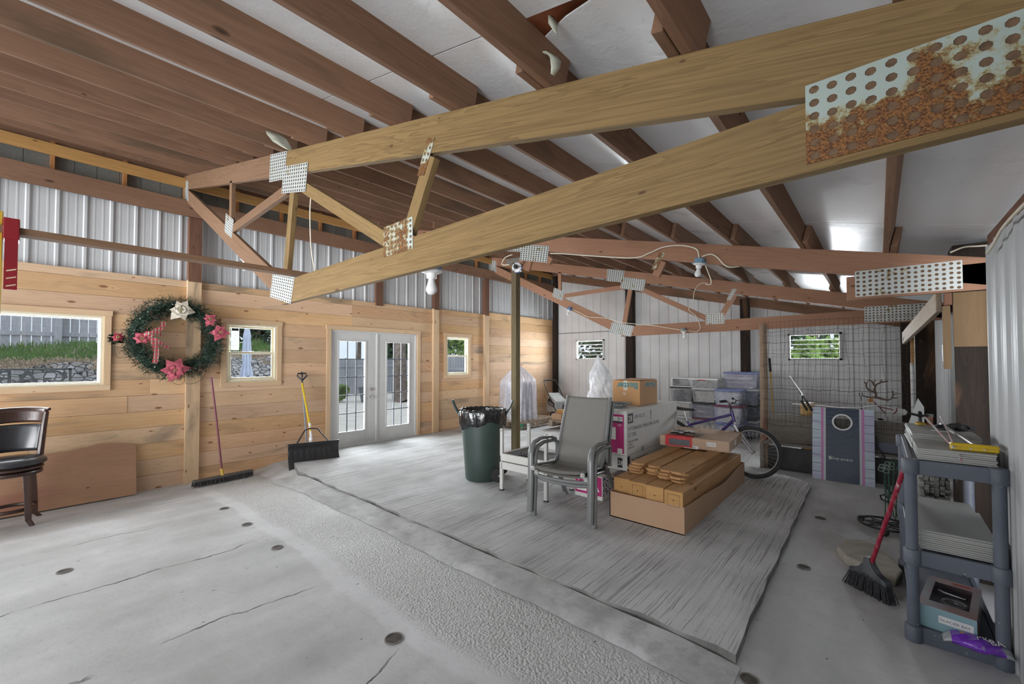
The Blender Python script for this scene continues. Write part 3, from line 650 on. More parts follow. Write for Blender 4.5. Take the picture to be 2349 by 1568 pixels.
ribbon('torn_foil_strip', [(-.975, 1.27, 2.735), (-.945, 1.27, 2.735), (-.915, 1.27, 2.722), (-.895, 1.27, 2.69), (-.895, 1.27, 2.655), (-.91, 1.27, 2.64)], .05, 'short hooked foil curl beside the long flap under the torn ceiling', side=(.4, 1, 0))
ribbon('torn_foil_strip', [(-.845, 1.17, 2.765), (-.835, 1.17, 2.73), (-.822, 1.17, 2.694)], .035, 'small foil tatter at the right edge of the orange tear', side=(.6, 1, 0))
ribbon('torn_foil_strip', [(-3.70, 1.18, 3.44), (-3.80, 1.18, 3.43), (-3.86, 1.18, 3.41), (-3.83, 1.18, 3.37), (-3.80, 1.18, 3.355)], .045, 'curled foil hook hanging just left of the foil roll above the truss joint', side=(.3, 1, 0))
ribbon('torn_foil_strip', [(-3.64, 1.22, 3.40), (-3.52, 1.22, 3.31), (-3.40, 1.22, 3.21), (-3.28, 1.22, 3.13)], .14, 'wide crumpled foil sheet sagging above the truss joint plates', side=(.5, 1, -.2))
bluebox = plain('blue_electrical_box', (.045, .13, .30), .45, var=.15); greyblue = plain('pale_blue_electrical_box', (.14, .27, .38), .5, var=.15)
porc = plain('white_porcelain', (.72, .72, .71), .25, var=.02); bulb_m = plain('frosted_bulb', (.70, .70, .69), .18, var=.02, spec=.6)
cable_m = plain('cream_cable', (.68, .62, .50), .5, var=.08)
def lamp(x, y, z, lab, m, tilt=(0, 0, 0), s=1.0, boxm=None):
    t = thing('bulb_holder', lab, 'light', (x, y, z), rot=tilt); t.scale = (s, s, s)
    b = MB(); b.lathe([(.046, .0), (.050, .004), (.050, .052), (.044, .056)], seg=8); b.box((-.075, -.012, .002), (.075, .012, .012)); b.build('electrical_box', boxm or bluebox, t, bevel=.002)
    b = MB(); b.lathe([(.0, 0.002), (.058, .002), (.060, -.006), (.050, -.012), (.030, -.018), (.027, -.042), (.024, -.046), (.0, -.046)], seg=24, cap=False); b.build('porcelain_base', porc, t, smooth=True)
    b = MB(); b.lathe([(.0, -.044), (.016, -.046), (.019, -.060), (.024, -.078), (.030, -.096), (.030, -.110), (.022, -.126), (.010, -.133), (.0, -.134)], seg=24, cap=False); b.build('bulb', bulb_m, t, smooth=True)
    return t
lamp(-1.84, 1.43, 2.055, 'bare bulb in a white holder hanging under the nearest golden truss', 1)
lamp(-1.325, 4.33, 2.52, 'bare bulb in a pale blue box on the cut truss chord', 1, (0, R(8), 0), .98, greyblue)
lamp(-4.83, 7.32, 2.62, 'small bare bulb in a bright blue box on the left leg of the far truss', 1, (0, R(22), 0), .95)
lamp(-2.50, 7.31, 2.065, 'bare bulb in a grey box on the lower chord of the far truss', 1, (0, R(-8), 0), .95, plain('grey_electrical_box', (.20, .20, .19), .5))
lamp(-4.90, 1.42, 2.60, 'bulb mostly hidden behind the left leg of the nearest truss', 1, (0, R(25), 0), .85)
t = thing('timer_socket', 'round blue and white socket with black wire guard beside the green post', 'socket', (-3.70, 4.33, 2.83), rot=(R(90), 0, R(25)))
b = MB(); b.lathe([(.07, -.03), (.07, .02)], seg=20); b.build('housing', bluebox, t)
b = MB(); b.lathe([(.066, .02), (.066, .028), (.03, .036)], seg=20); b.build('face', porc, t)
b = MB()
for k in range(3):
    a = k*2.1; b.tube([(math.cos(a)*.065, math.sin(a)*.065, .02), (math.cos(a)*.07, math.sin(a)*.07, .06), (math.cos(a)*.02, math.sin(a)*.02, .085)], .004, 6)
b.lathe([(.028, .05), (.03, .09), (.01, .10)], seg=12); b.build('wire_guard', blackpl, t)
def smooth_pts(p, n=6):
    p = [Vector(q) for q in p]; out = []
    for i in range(len(p)-1):
        a = p[max(i-1, 0)]; b_ = p[i]; c = p[i+1]; d = p[min(i+2, len(p)-1)]
        for k in range(n):
            t_ = k/n; out.append(.5*((2*b_)+(c-a)*t_+(2*a-5*b_+4*c-d)*t_*t_+(-a+3*b_-3*c+d)*t_**3))
    out.append(p[-1]); return out
def cable(pts, r, lab, m=None, cat='cable', name='electric_cable'):
    b = MB(); b.tube(smooth_pts(pts), r, 6); return tag(b.build(name, m or cable_m, smooth=2), lab, cat)
cable([(-3.16, 4.35, 2.94), (-2.97, 4.35, 2.905), (-2.63, 4.35, 2.825), (-2.04, 4.35, 2.70), (-1.84, 4.35, 2.72), (-1.70, 4.35, 2.755), (-1.52, 4.35, 2.745), (-1.36, 4.35, 2.68), (-1.325, 4.335, 2.58)], .0075, 'cream cable looping along the cut truss to the pale blue box')
cable([(-1.30, 4.335, 2.59), (-1.22, 4.34, 2.60), (-1.16, 4.34, 2.56), (-1.10, 4.34, 2.48), (-1.05, 4.345, 2.45), (-.98, 4.42, 2.46)], .0075, 'cream cable running right from the pale blue box over the cut truss')
cable([(-1.27, 4.34, 2.50), (-1.245, 4.35, 2.42), (-1.225, 4.36, 2.35), (-1.235, 4.37, 2.31), (-1.28, 4.37, 2.32)], .005, 'short cable tail dangling below the pale blue box')
cable([(-3.85, 4.40, 3.05), (-3.97, 4.38, 3.02), (-4.02, 4.37, 2.94), (-3.96, 4.37, 2.915), (-3.88, 4.37, 2.91)], .0075, 'cream cable loop left of the green post top')
cable([(-2.11, 7.33, 2.85), (-2.22, 7.33, 2.85), (-2.32, 7.33, 2.75), (-2.35, 7.33, 2.57), (-2.42, 7.33, 2.43), (-2.30, 7.33, 2.31), (-2.235, 7.33, 2.11), (-2.30, 7.33, 2.05), (-2.41, 7.33, 2.07), (-2.47, 7.33, 2.09)], .006, 'cream cable hooking down the far truss to its grey box')
cable([(-4.77, 7.335, 2.63), (-4.58, 7.335, 2.54), (-4.38, 7.335, 2.445), (-3.99, 7.335, 2.39), (-3.62, 7.335, 2.28), (-3.03, 7.335, 2.19), (-2.8, 7.335, 2.14), (-2.56, 7.335, 2.09)], .0065, 'cream cable along the lower chords of the far truss')
cable([(-3.27, 1.39, 2.90), (-3.30, 1.39, 2.73), (-3.285, 1.39, 2.50), (-3.25, 1.39, 2.35), (-3.19, 1.39, 2.22)], .005, 'thin cable hanging behind the middle web of the nearest truss')
cable([(.46, 2.5, 2.20), (.46, 2.85, 2.205), (.46, 3.09, 2.20), (.46, 3.28, 2.17), (.46, 3.46, 2.155)], .0075, 'cream cable on top of the near white wall at right')
cable([(.40, 4.34, 2.34), (.47, 4.36, 2.37), (.54, 4.36, 2.365), (.62, 4.36, 2.36)], .0065, 'cream cable crossing above the big dark right post')
# ---------------------------------------------------------------- lateral brace and red bracket at the left
o = beam('lateral_brace', (-3.45, -1.8, 2.245), (-3.45, 1.45, 2.245), .085, .036, trusswood); tag(o, 'long flat brace board running from the red bracket to the nearest truss', 'board')
redp = plain('dark_red_paint', (.22, .012, .018), .35, var=.1); yelp = plain('yellow_paint', (.55, .36, .04), .4, var=.15)
t = thing('red_bracket', 'dark red steel clamp bracket with three slots around the brace board', 'bracket', (-3.45, -.09, 2.2))
b = MB(); b.box((-.055, -.028, -.005), (.055, .028, .105)); b.build('clamp', redp, t, bevel=.003)
b = MB(); b.box((.048, -.022, -.27), (.054, .024, -.005)); b.build('arm', redp, t)
for k in range(3):
    b = MB(); z = -.165-.04*k; b.poly([(-.014, z-.012), (.02, z), (.02, z+.007), (-.014, z-.005)], 'X', .0541, .0552); b.build('slot', plain('tan_slot', (.55, .40, .28), .7), t)
beam_ = beam('yellow_upright', (-3.45, -.145, 1.80), (-3.45, -.145, 2.34), .05, .05, yelp); tag(beam_, 'yellow painted upright against the red bracket at the left picture edge', 'upright')
# ---------------------------------------------------------------- outdoors on the left: ground, retaining wall, bank, fence, trees
def stonemat():
    s = NT('fieldstone_wall'); c = s.coord(off=False); v = s.n('TexVoronoi', {'feature': 'F1'}, Vector=s.mp(c, (1, 1, 1.5)), Scale=8.5)
    e = s.n('TexVoronoi', {'feature': 'DISTANCE_TO_EDGE'}, Vector=s.mp(c, (1, 1, 1.5)), Scale=8.5)
    k = s.n('SeparateColor', Color=v.outputs['Color']).outputs[0]; n = s.n('TexNoise', Vector=c, Scale=14.0, Detail=5.0)
    col = s.mix(k, (.20, .21, .24), (.46, .48, .53)); col = s.mix(s.math('MULTIPLY', n.outputs[0], .5), col, (.20, .18, .16))
    m = s.ramp(e.outputs['Distance'], [(.02, 0), (.07, 1)]); col = s.mix(m, (.035, .038, .042), col)
    s.bump(s.math('ADD', m, s.math('MULTIPLY', n.outputs[0], .3)), 1.0, .05); return s.fin(col, .85)
stone_m = stonemat()
gravel = plain('pale_yard_gravel', (.62, .60, .57), .9, var=.12, sc=2.5, bump=.3); soil = plain('dry_bank_soil', (.22, .18, .14), .95, var=.35, sc=3)
grass_m = plain('green_grass', (.10, .20, .05), .8, var=.4, sc=3); dry_m = plain('dry_straw', (.42, .33, .25), .85, var=.3, sc=4)
fence_m = wood('grey_fence_boards', (.46, .47, .52), (.26, .27, .31), 'Z', 1.0, .05, .9)
leaf_m = plain('dark_green_leaves', (.05, .09, .045), .7, var=.4, sc=2); leaf2_m = plain('bright_green_leaves', (.16, .26, .06), .7, var=.3, sc=2); bark = plain('bark', (.20, .16, .14), .9, var=.4, sc=8, bump=.5)
b = MB(); b.box((-40, -30, -.3), (-7.25, 40, -.12)); b.build('floor_yard', gravel); struct(bpy.data.objects['floor_yard'], 'pale gravel yard')
b = MB(); b.box((-40, 10.4, -.3), (20, 60, -.14)); o = b.build('floor_field', plain('field_grass_ground', (.20, .24, .12), .9, var=.2)); struct(o, 'field behind the back wall')
b = MB(); rnd = random.Random(11)
def wallf(u, v): y = -7+11.3*u; z = -.15+(1.60+.06*max(-1, y)+.05*math.sin(y*3.3))*v; return (-10.6+.10*math.sin(y*2.1+v*3)-.25*v+.05*math.sin(y*9)*math.sin(v*11), y, z)
b.grid(wallf, 90, 14); tag(b.build('stone_retaining_wall', stone_m, solid=.12), 'grey fieldstone retaining wall in the yard beyond the left windows', 'retaining wall')  # fieldstone retaining wall holding up the earth bank
def bank(u, v): y = -7+11.4*u; x = -10.85-3.2*v; return (x, y, 1.36+.05*max(-1, y)+.50*max(0, v)+.03*math.sin(y*3+v*7))
b = MB(); b.grid(bank, 60, 12); tag(b.build('earth_bank', soil, solid=.05), 'earth bank rising above the fieldstone wall', 'bank')
def tufts(name, mat, n, area_, hgt, lean, wd, lab, cat, seed):
    rnd = random.Random(seed); b = MB()
    for i in range(n):
        u = rnd.random(); v = area_[0]+(area_[1]-area_[0])*rnd.random(); x, y, z = bank(u, v)
        h = hgt*rnd.uniform(.6, 1.3); dx = lean*rnd.uniform(.3, 1.2); dy = rnd.uniform(-.6, .6)*h; w_ = wd*rnd.uniform(.6, 1.3); b.val = rnd.random()
        b.add([(x, y-w_, z-.03), (x, y+w_, z-.03), (x+dx*.5, y+dy*.4+w_*.7, z+h*.7), (x+dx*.5, y+dy*.4-w_*.7, z+h*.7), (x+dx, y+dy, z+h*(1 if lean < .2 else .55))], [(0, 1, 2, 3), (3, 2, 4)])
    return tag(b.build(name, mat), lab, cat, kind='stuff')
tufts('green_grass', grass_m, 9000, (.25, .97), .16, .05, .007, 'tall green grass on the bank below the board fence', 'grass', 1)
tufts('dry_grass', dry_m, 5000, (-.0, .30), .14, .28, .005, 'dry straw spilling over the top of the fieldstone wall', 'straw', 2)
t = thing('board_fence', 'tall grey board fence on the bank beyond the large window', 'fence', (-14.15, 0, 1.7)); rnd = random.Random(4)
b = MB(); y = -7
while y < 2.35:
    b.val = rnd.random(); b.box((-.01, y, -.2), (.01, y+.135, 1.9+rnd.uniform(-.01, .01))); y += .148
b.build('fence_boards', fence_m, t)
for z in (.42, 1.5): b = MB(); b.box((.012, -7, z), (.05, 2.35, z+.09)); b.build('rail', fence_m, t)
for y in (-5.0, -2.4, .35, 2.3): b = MB(); b.box((.02, y-.06, -.3), (.13, y+.06, 1.9)); b.build('fence_post', fence_m, t)
t = thing('picket_fence', 'low weathered fence across the yard beyond the french doors', 'fence', (-19.5, 12, -.1)); t.rotation_euler = (0, 0, R(14)); rnd = random.Random(8)
b = MB(); y = -6
while y < 14:
    b.box((-.012, y, 0), (.012, y+.14, 1.75+rnd.uniform(-.03, .03))); y += .155
b.build('fence_boards', fence_m, t)
b = MB(); b.box((.012, -6, 1.35), (.05, 14, 1.47)); b.build('rail', fence_m, t)
t = thing('grey_fence', 'grey picket fence seen through the narrow window', 'fence', (-12.2, 10.6, -.1)); b = MB(); y = -1.7
while y < 5:
    b.box((-.012, y, 0), (.012, y+.11, 1.86)); b.poly([(y, 1.86), (y+.11, 1.86), (y+.055, 1.92)], 'X', -.012, .012); y += .135
b.build('fence_boards', fence_m, t); b = MB(); b.box((.012, -1.7, 1.3), (.05, 5, 1.4)); b.build('rail', fence_m, t)
def tree(x, y, z, h, r, m, lab, seed, n=1600, cat='tree', trunk=True, sz=.16):
    rnd = random.Random(seed); t = thing('leafy_tree' if trunk else 'bush', lab, cat, (x, y, z))
    if trunk: b = MB(); b.tube([(0, 0, 0), (.05, .03, h*.4), (0, .05, h*.8)], [.16, .12, .05], 8); b.build('trunk', bark, t, smooth=True)
    b = MB(); blobs = [(rnd.uniform(-.6, .6)*r, rnd.uniform(-.7, .7)*r, h*.55+rnd.uniform(-.35, .4)*h*.8, r*rnd.uniform(.35, .6)) for _ in range(9)]
    for i in range(n):
        cx, cy, cz, cr = blobs[i % 9]; d = Vector((rnd.gauss(0, 1), rnd.gauss(0, 1), rnd.gauss(0, 1))).normalized()*cr*rnd.uniform(.7, 1.05); p = Vector((cx, cy, max(.1, cz)))+d
        a = Vector((rnd.gauss(0, 1), rnd.gauss(0, 1), rnd.gauss(0, 1))).normalized()*sz; c_ = a.cross(Vector((rnd.gauss(0, 1), rnd.gauss(0, 1), rnd.gauss(0, 1)))).normalized()*sz*.6
        b.add([p-a, p+c_, p+a, p-c_], [(0, 1, 2, 3)])
    b.build('foliage', m, t); return t
tree(-23, 7.2, 1.0, 7, 3.2, leaf_m, 'dark green tree behind the closed umbrella', 1, 4200, sz=.24)
tree(-26, 14.2, .5, 7, 3.0, leaf_m, 'dark tree beyond the left french door', 2, 3800, sz=.24)
tree(-28, 20.6, .0, 7, 2.8, leaf_m, 'dark tree above the low fence behind the right french door', 3, 3200, sz=.24)
tree(-30, 29.5, .0, 7, 2.8, leaf_m, 'dark tree far beyond the narrow window', 4, 3200, sz=.24)
tree(-14.8, 14.5, .0, 4.5, 1.9, leaf2_m, 'bright green tree above the fence in the narrow window', 5, 1800)
tree(-14.9, 10.7, -.1, .9, .5, leaf2_m, 'small bright plant beside the tree trunk in the yard', 6, 500, 'plant', False, .09)
tree(-16.5, 8.0, -.1, .75, .5, leaf2_m, 'low green shrub at the left of the yard beyond the left french door', 7, 900, 'shrub', False, .10)
tree(-13.0, 3.3, 1.15, .6, .6, leaf2_m, 'bright green growth on the bank beside the umbrella', 8, 1500, 'shrub', False, .12)
t = thing('bare_trunk', 'thick rough tree trunk outside the right french door', 'trunk', (-14.9, 9.95, -.15))
b = MB(); b.tube([(.1, .1, 0), (.0, .05, .25), (0, 0, .8), (.05, -.02, 1.5), (-.1, .05, 2.4), (-.3, .1, 3.4)], [.42, .33, .29, .27, .26, .2], 14); b.build('trunk', bark, t, smooth=True)
tub = plain('grey_blue_tub', (.10, .13, .16), .5)
for i, (x, y, lab) in enumerate([(-15.7, 9.0, 'dark tub at the left in the yard beyond the left french door'), (-16.2, 9.65, 'dark tub at the right in the yard beyond the left french door')]):
    t = thing('yard_tub', lab, 'tub', (x, y, -.12)); b = MB(); b.lathe([(.26, 0), (.36, .55), (.39, .56), (.39, .60), (.35, .60), (.25, .08), (.0, .06)], seg=20, cap=False); b.build('tub_body', tub, t, smooth=True)
t = thing('pale_cooler', 'pale blue crate standing in the yard behind the right french door', 'crate', (-15.5, 12.3, -.12)); b = MB(); b.bbox((-.35, -.4, 0), (.35, .4, .62), .03); b.build('crate_body', plain('pale_blue', (.45, .58, .62), .5), t); b = MB(); b.bbox((-.37, -.42, .62), (.37, .42, .70), .02); b.build('lid', whitepl, t)
canvas = plain('blue_grey_canvas', (.34, .40, .54), .8, var=.06)
t = thing('closed_umbrella', 'closed pale blue patio umbrella in front of the stone wall', 'umbrella', (-9.5, 2.80, -.12))
b = MB(); b.cyl((0, 0, 0), (0, 0, 2.3), .022); b.build('pole', plain('grey_pole', (.2, .21, .22), .5), t)
b = MB(); prof = [(.005, 2.36), (.07, 2.30), (.10, 2.16), (.085, 2.12), (.10, 1.9), (.10, 1.72), (.085, 1.66), (.12, 1.50), (.155, 1.34)]
def um(u, v):
    i = min(int(v*8), 7); f = v*8-i; r = prof[i][0]*(1-f)+prof[i+1][0]*f; z = prof[i][1]*(1-f)+prof[i+1][1]*f; a = u*2*math.pi
    r *= .68*(1+.22*math.cos(a*8)*min(1, v*2)); return (r*math.cos(a), r*math.sin(a), z+(.05*math.cos(a*4) if v > .99 else 0))
b.grid(um, 64, 16); b.build('canopy', canvas, t, smooth=2)
b = MB(); b.lathe([(.25, 0), (.25, .05), (.05, .09)], seg=20); b.build('base', blackpl, t)
# garage sign hung outside the large window, seen from behind
signm = plain('black_sign_metal', (.03, .034, .04), .5)
t = thing('garage_sign', 'black metal letter sign seen from behind outside the large window', 'sign', (-7.30, -.40, 1.29))
b = MB(); b.box((-.008, -.72, .162), (.008, .70, .182)); b.box((-.008, .672, -.03), (.008, .70, .182)); b.box((-.008, -.72, -.03), (.008, -.70, .182)); b.box((-.008, -.72, -.05), (.008, .70, -.03))
for p0, p1 in (((.10, .125), (.66, .015)), ((-.55, .125), (.10, .13))): b.tube([(-0.001, p0[0], p0[1]), (-.001, p1[0], p1[1])], .006, 6)
b.build('frame', signm, t)
s_ = text('letters', 'GARAGE', .245, signm, t, (0.0, .665, -.008), (R(90), 0, R(-90)), .004, 'LEFT', 1.18)
t = thing('outdoor_rail_fence', 'white vinyl post and rail beyond the right louvre window', 'fence', (-2.4, 17, -.1))
b = MB(); b.bbox((1.75, -.07, 0), (1.89, .07, 1.75), .01); b.build('fence_post', whitepl, t); b = MB(); b.box((-6, -.02, 1.0), (6, .02, 1.12)); b.build('rail', whitepl, t)
tree(-2.0, 21, 0, 6, 4.2, leaf_m, 'dark tree beyond the right louvre window', 12, 2200, sz=.2)
tree(-1.2, 14, 0, 2.2, .9, leaf2_m, 'bright shrub beyond the right louvre window', 13, 1200, 'shrub', False)
tree(-11, 21, 0, 6, 4.2, leaf_m, 'dark tree beyond the left louvre window', 14, 2200, sz=.2)
# ---------------------------------------------------------------- bar stool
dwood = wood('dark_cherry_wood', (.085, .038, .026), (.03, .014, .011), 'Z', .8, 0, .28, ringy=.3, spec=.6); leather = plain('black_leather', (.035, .035, .04), .28, var=.15, sc=30, spec=.6)
t = thing('bar_stool', 'dark wooden swivel stool with black leather seat and back at left edge', 'stool', (-6.59, -.135, -.085), R(-8.5))
def lg(x, y, nm='leg'):
    b = MB(); c = [(x*.86, y*.86, .50), (x*.95, y*.95, .3), (x*1.0, y*1.0, .12), (x*1.02, y*1.02, .05), (x*1.22, y*1.22, 0)]
    vs = []
    for (cx, cy, cz), w_ in zip(c, (.048, .046, .044, .040, .036)): vs += [(cx-w_/2, cy-w_/2, cz), (cx+w_/2, cy-w_/2, cz), (cx+w_/2, cy+w_/2, cz), (cx-w_/2, cy+w_/2, cz)]
    b.add(vs, [(0, 3, 2, 1), (16, 17, 18, 19)]+[(4*k+i, 4*k+(i+1) % 4, 4*k+4+(i+1) % 4, 4*k+4+i) for k in range(4) for i in range(4)]); return b.build(nm, dwood, t, bevel=.003)
for x, y in ((.145, .145), (.145, -.145), (-.145, .145), (-.145, -.145)): lg(x, y)
b = MB(); b.lathe([(.0, .50), (.215, .50), (.22, .52), (.215, .535), (.20, .54), (.0, .54)], seg=36, cap=False); b.build('apron', dwood, t, smooth=True)
b = MB(); b.lathe([(.0, .545), (.20, .545), (.225, .555), (.225, .575), (.21, .585), (.0, .585)], seg=36, cap=False); b.build('swivel_plate', dwood, t, smooth=True)
b = MB(); b.lathe([(.0, .585), (.215, .585), (.245, .605), (.245, .635), (.22, .662), (.15, .672), (.0, .674)], seg=40, cap=False); b.build('seat', leather, t, smooth=True)
b = MB(); b.tube([(.16*math.cos(a*math.pi/18)*1.0, .16*math.sin(a*math.pi/18), .155) for a in range(36)], .018, 8, True); b.build('foot_ring', dwood, t, smooth=True)
def arc(a, z, r): return (-r*math.cos(a)+.03, r*math.sin(a), z)
for sgn in (1, -1):
    b = MB(); b.tube([arc(.95*sgn, .52, .21), arc(.95*sgn, .70, .225), arc(.92*sgn, .95, .25), arc(.90*sgn, 1.10, .27)], [.026, .026, .024, .022], 8); b.build('back_upright', dwood, t, smooth=True)
b = MB()
def rail(u, v): a = -.92+1.84*u; return arc(a, .985+.14*v+.012*math.cos(a*1.6), .255+.02*v)
b.grid(rail, 20, 4); b.build('top_rail', dwood, t, solid=.028, smooth=True)
b = MB(); b.tube([arc(-.98+1.96*k/20, 1.128+.012*math.cos((-1+2*k/20)*1.6), .283) for k in range(21)], .016, 8); b.build('crest', dwood, t, smooth=True)
b = MB()
def pad(u, v): a = -.82+1.64*u; return arc(a, .70+.275*v, .23+.035*v+.012*math.sin(math.pi*u)*math.sin(math.pi*v)*-1)
b.grid(pad, 18, 8); b.build('back_pad', leather, t, solid=.04, smooth=True)
# ---------------------------------------------------------------- leaning plywood sheet
plym = wood('stained_plywood', (.50, .29, .17), (.34, .19, .12), 'Y', .7, .1, .7, stain=(.33, .13, .10), ringy=.25)
edge = [(-1.3, -.085), (.86, -.085), (.86, .50), (.80, .535), (.62, .57), (.52, .575), (.42, .55), (.25, .525), (.0, .515), (-.5, .50), (-1.3, .5)]
M = Matrix.Translation((-6.93, 0, -.09)) @ Matrix.Rotation(R(-11), 4, 'Y') @ Matrix.Translation((0, 0, .09))
b = MB(); b.poly(edge, 'X', 0, .012, M); tag(b.build('plywood_sheet', plym), 'reddish stained plywood sheet with a wavy top leaning on the pine wall', 'plywood')
# ---------------------------------------------------------------- push broom and snow shovel
maroon = plain('maroon_handle', (.17, .03, .055), .45, var=.2); brist = plain('dark_bristles', (.05, .048, .047), .9, var=.5, sc=60, bump=.8)
t = thing('push_broom', 'wide push broom with maroon handle leaning on the pine wall', 'broom', (-6.78, 1.745, -.085), R(6)); t.rotation_euler = (0, 0, R(6))
b = MB(); b.bbox((-.035, -.36, .052), (.035, .36, .082), .008); b.build('head_block', plain('grey_broom_block', (.10, .095, .09), .8, var=.3), t)
b = MB(); rnd = random.Random(2)
for i in range(60):
    for j in range(5):
        x = -.03+.015*j; y = -.355+.012*i; b.tube([(x, y, .055), (x+rnd.uniform(-.012, .012)+(x*.5), y+rnd.uniform(-.01, .01), 0.001)], .0055, 4)
o = b.build('bristles', brist, t); o['kind'] = 'stuff'
b = MB(); b.cyl((0.01, -.02, .08), (-.012, -.028, .17), .019); b.build('ferrule', yelp, t)
b = MB(); b.tube([(-.01, -.025, .15), (-.12, -.055, .8), (-.20, -.10, 1.42)], .0125, 10); b.build('handle', maroon, t, smooth=True)
yel = plain('yellow_fibreglass', (.62, .42, .02), .35, var=.05)
t = thing('snow_pusher', 'black snow pusher with yellow handle leaning beside the french doors', 'shovel', (-6.56, 2.86, -.03), R(-16))
def blade(u, v):
    a = -.35+1.25*v; return (.0+.19*math.cos(a)-.16, -.355+.71*u, .16+.21*math.sin(a)*1.25)
b = MB(); Mb = Matrix.Rotation(R(0), 4, 'Z')
def bl(u, v):   # concave front toward +x, scooped
    z = .335*v; x = .20*(1-v)**2.0-.06*math.sin(math.pi*v)+.02*v; rib = .004*max(0, math.cos(u*2*math.pi*9))*math.sin(math.pi*v); return (x+.02-rib, -.355+.71*u, z+.05*u*0)
b.grid(bl, 72, 10); b.build('blade', blackpl, t, solid=.006, smooth=True)
b = MB(); b.box((.015, -.36, .325), (.035, .36, .345)); b.build('blade_lip', blackpl, t)
b = MB(); b.tube([(.0, -.02, .10), (-.10, -.045, .40)], .021, 10); b.build('socket', steel, t, smooth=True)
b = MB(); b.tube([(-.05, -.03, .36), (-.12, -.05, .62)], .018, 10); b.build('clamp_sleeve', whitepl, t, smooth=True)
b = MB(); b.tube([(-.10, -.045, .56), (-.40, -.13, 1.23)], .0165, 10); b.build('handle', yel, t, smooth=True)
b = MB(); b.tube([(-.07, -.035, .42), (-.095, -.043, .53)], .0185, 10); b.build('yellow_sleeve', yel, t, smooth=True)
b = MB(); b.tube([(.0, -.24, .33), (-.07, -.12, .52), (-.08, -.04, .545), (-.07, .06, .53), (-.0, .21, .33)], .010, 8); b.build('brace', blackpl, t, smooth=True)
b = MB(); g0 = Vector((-.395, -.13, 1.22))
b.tube([g0+Vector((0, 0, -.02)), g0+Vector((-.01, 0, .05)), g0+Vector((-.03, -.07, .13)), g0+Vector((-.035, -.055, .165)), g0+Vector((-.035, .055, .165)), g0+Vector((-.03, .07, .13)), g0+Vector((-.01, 0, .05))], .013, 8); b.build('grip', blackpl, t, smooth=True)
t = thing('steel_pole_tool', 'grey steel pole with a black tip leaning behind the yellow shovel handle', 'pole', (-6.78, 2.84, -.08))
b = MB(); b.tube([(.02, .02, .02), (-.24, .02, 1.38)], .013, 10); b.build('pole', plain('dull_grey_pole', (.19, .21, .24), .4, .4), t, smooth=True)
b = MB(); b.tube([(-.239, .02, 1.375), (-.252, .02, 1.46)], .015, 10); b.build('tip', blackpl, t, smooth=True)
# ---------------------------------------------------------------- wreath
green = plain('pine_needle_green', (.018, .042, .026), .7, var=.6, sc=25); green2 = plain('pine_needle_grey_green', (.04, .075, .05), .7, var=.5, sc=25)
t = thing('christmas_wreath', 'large evergreen wreath with poinsettias and a tartan bow hung on pine wall', 'wreath', (-7.0, 1.235, 1.855))
b = MB(); b2 = MB(); rnd = random.Random(9)
b.tube([(.0, .42*math.cos(a*math.pi/24), .42*math.sin(a*math.pi/24)) for a in range(48)], .055, 8, True)
for i in range(3000):
    a = rnd.uniform(0, 2*math.pi); q = rnd.uniform(0, 2*math.pi); rr = .118*math.sqrt(rnd.random()); R0 = .415
    p = Vector((rr*math.cos(q)*.8+.02, (R0+rr*math.sin(q))*math.cos(a), (R0+rr*math.sin(q))*math.sin(a)))
    rad = Vector((0, math.cos(a), math.sin(a))); tan = Vector((0, -math.sin(a), math.cos(a)))
    d = (rad*rnd.uniform(-1, 1.2)+tan*rnd.uniform(-.9, .9)+Vector((rnd.uniform(.1, .9), 0, 0))).normalized(); L = rnd.uniform(.05, .10)
    bb = b if rnd.random() < .65 else b2; s1 = d.cross(Vector((rnd.gauss(0, 1), rnd.gauss(0, 1), rnd.gauss(0, 1)))).normalized()
    for k in range(5):
        c_ = p+d*L*(k+1)/5; w_ = .020*(1.15-k/5); s2 = s1 if k % 2 else d.cross(s1)
        bb.add([c_-s2*w_+d*.010, c_-d*.006, c_+s2*w_+d*.010, c_+d*.002], [(0, 1, 2, 3)])
    bb.add([p-s1*.002, p+s1*.002, p+d*L], [(0, 1, 2)])
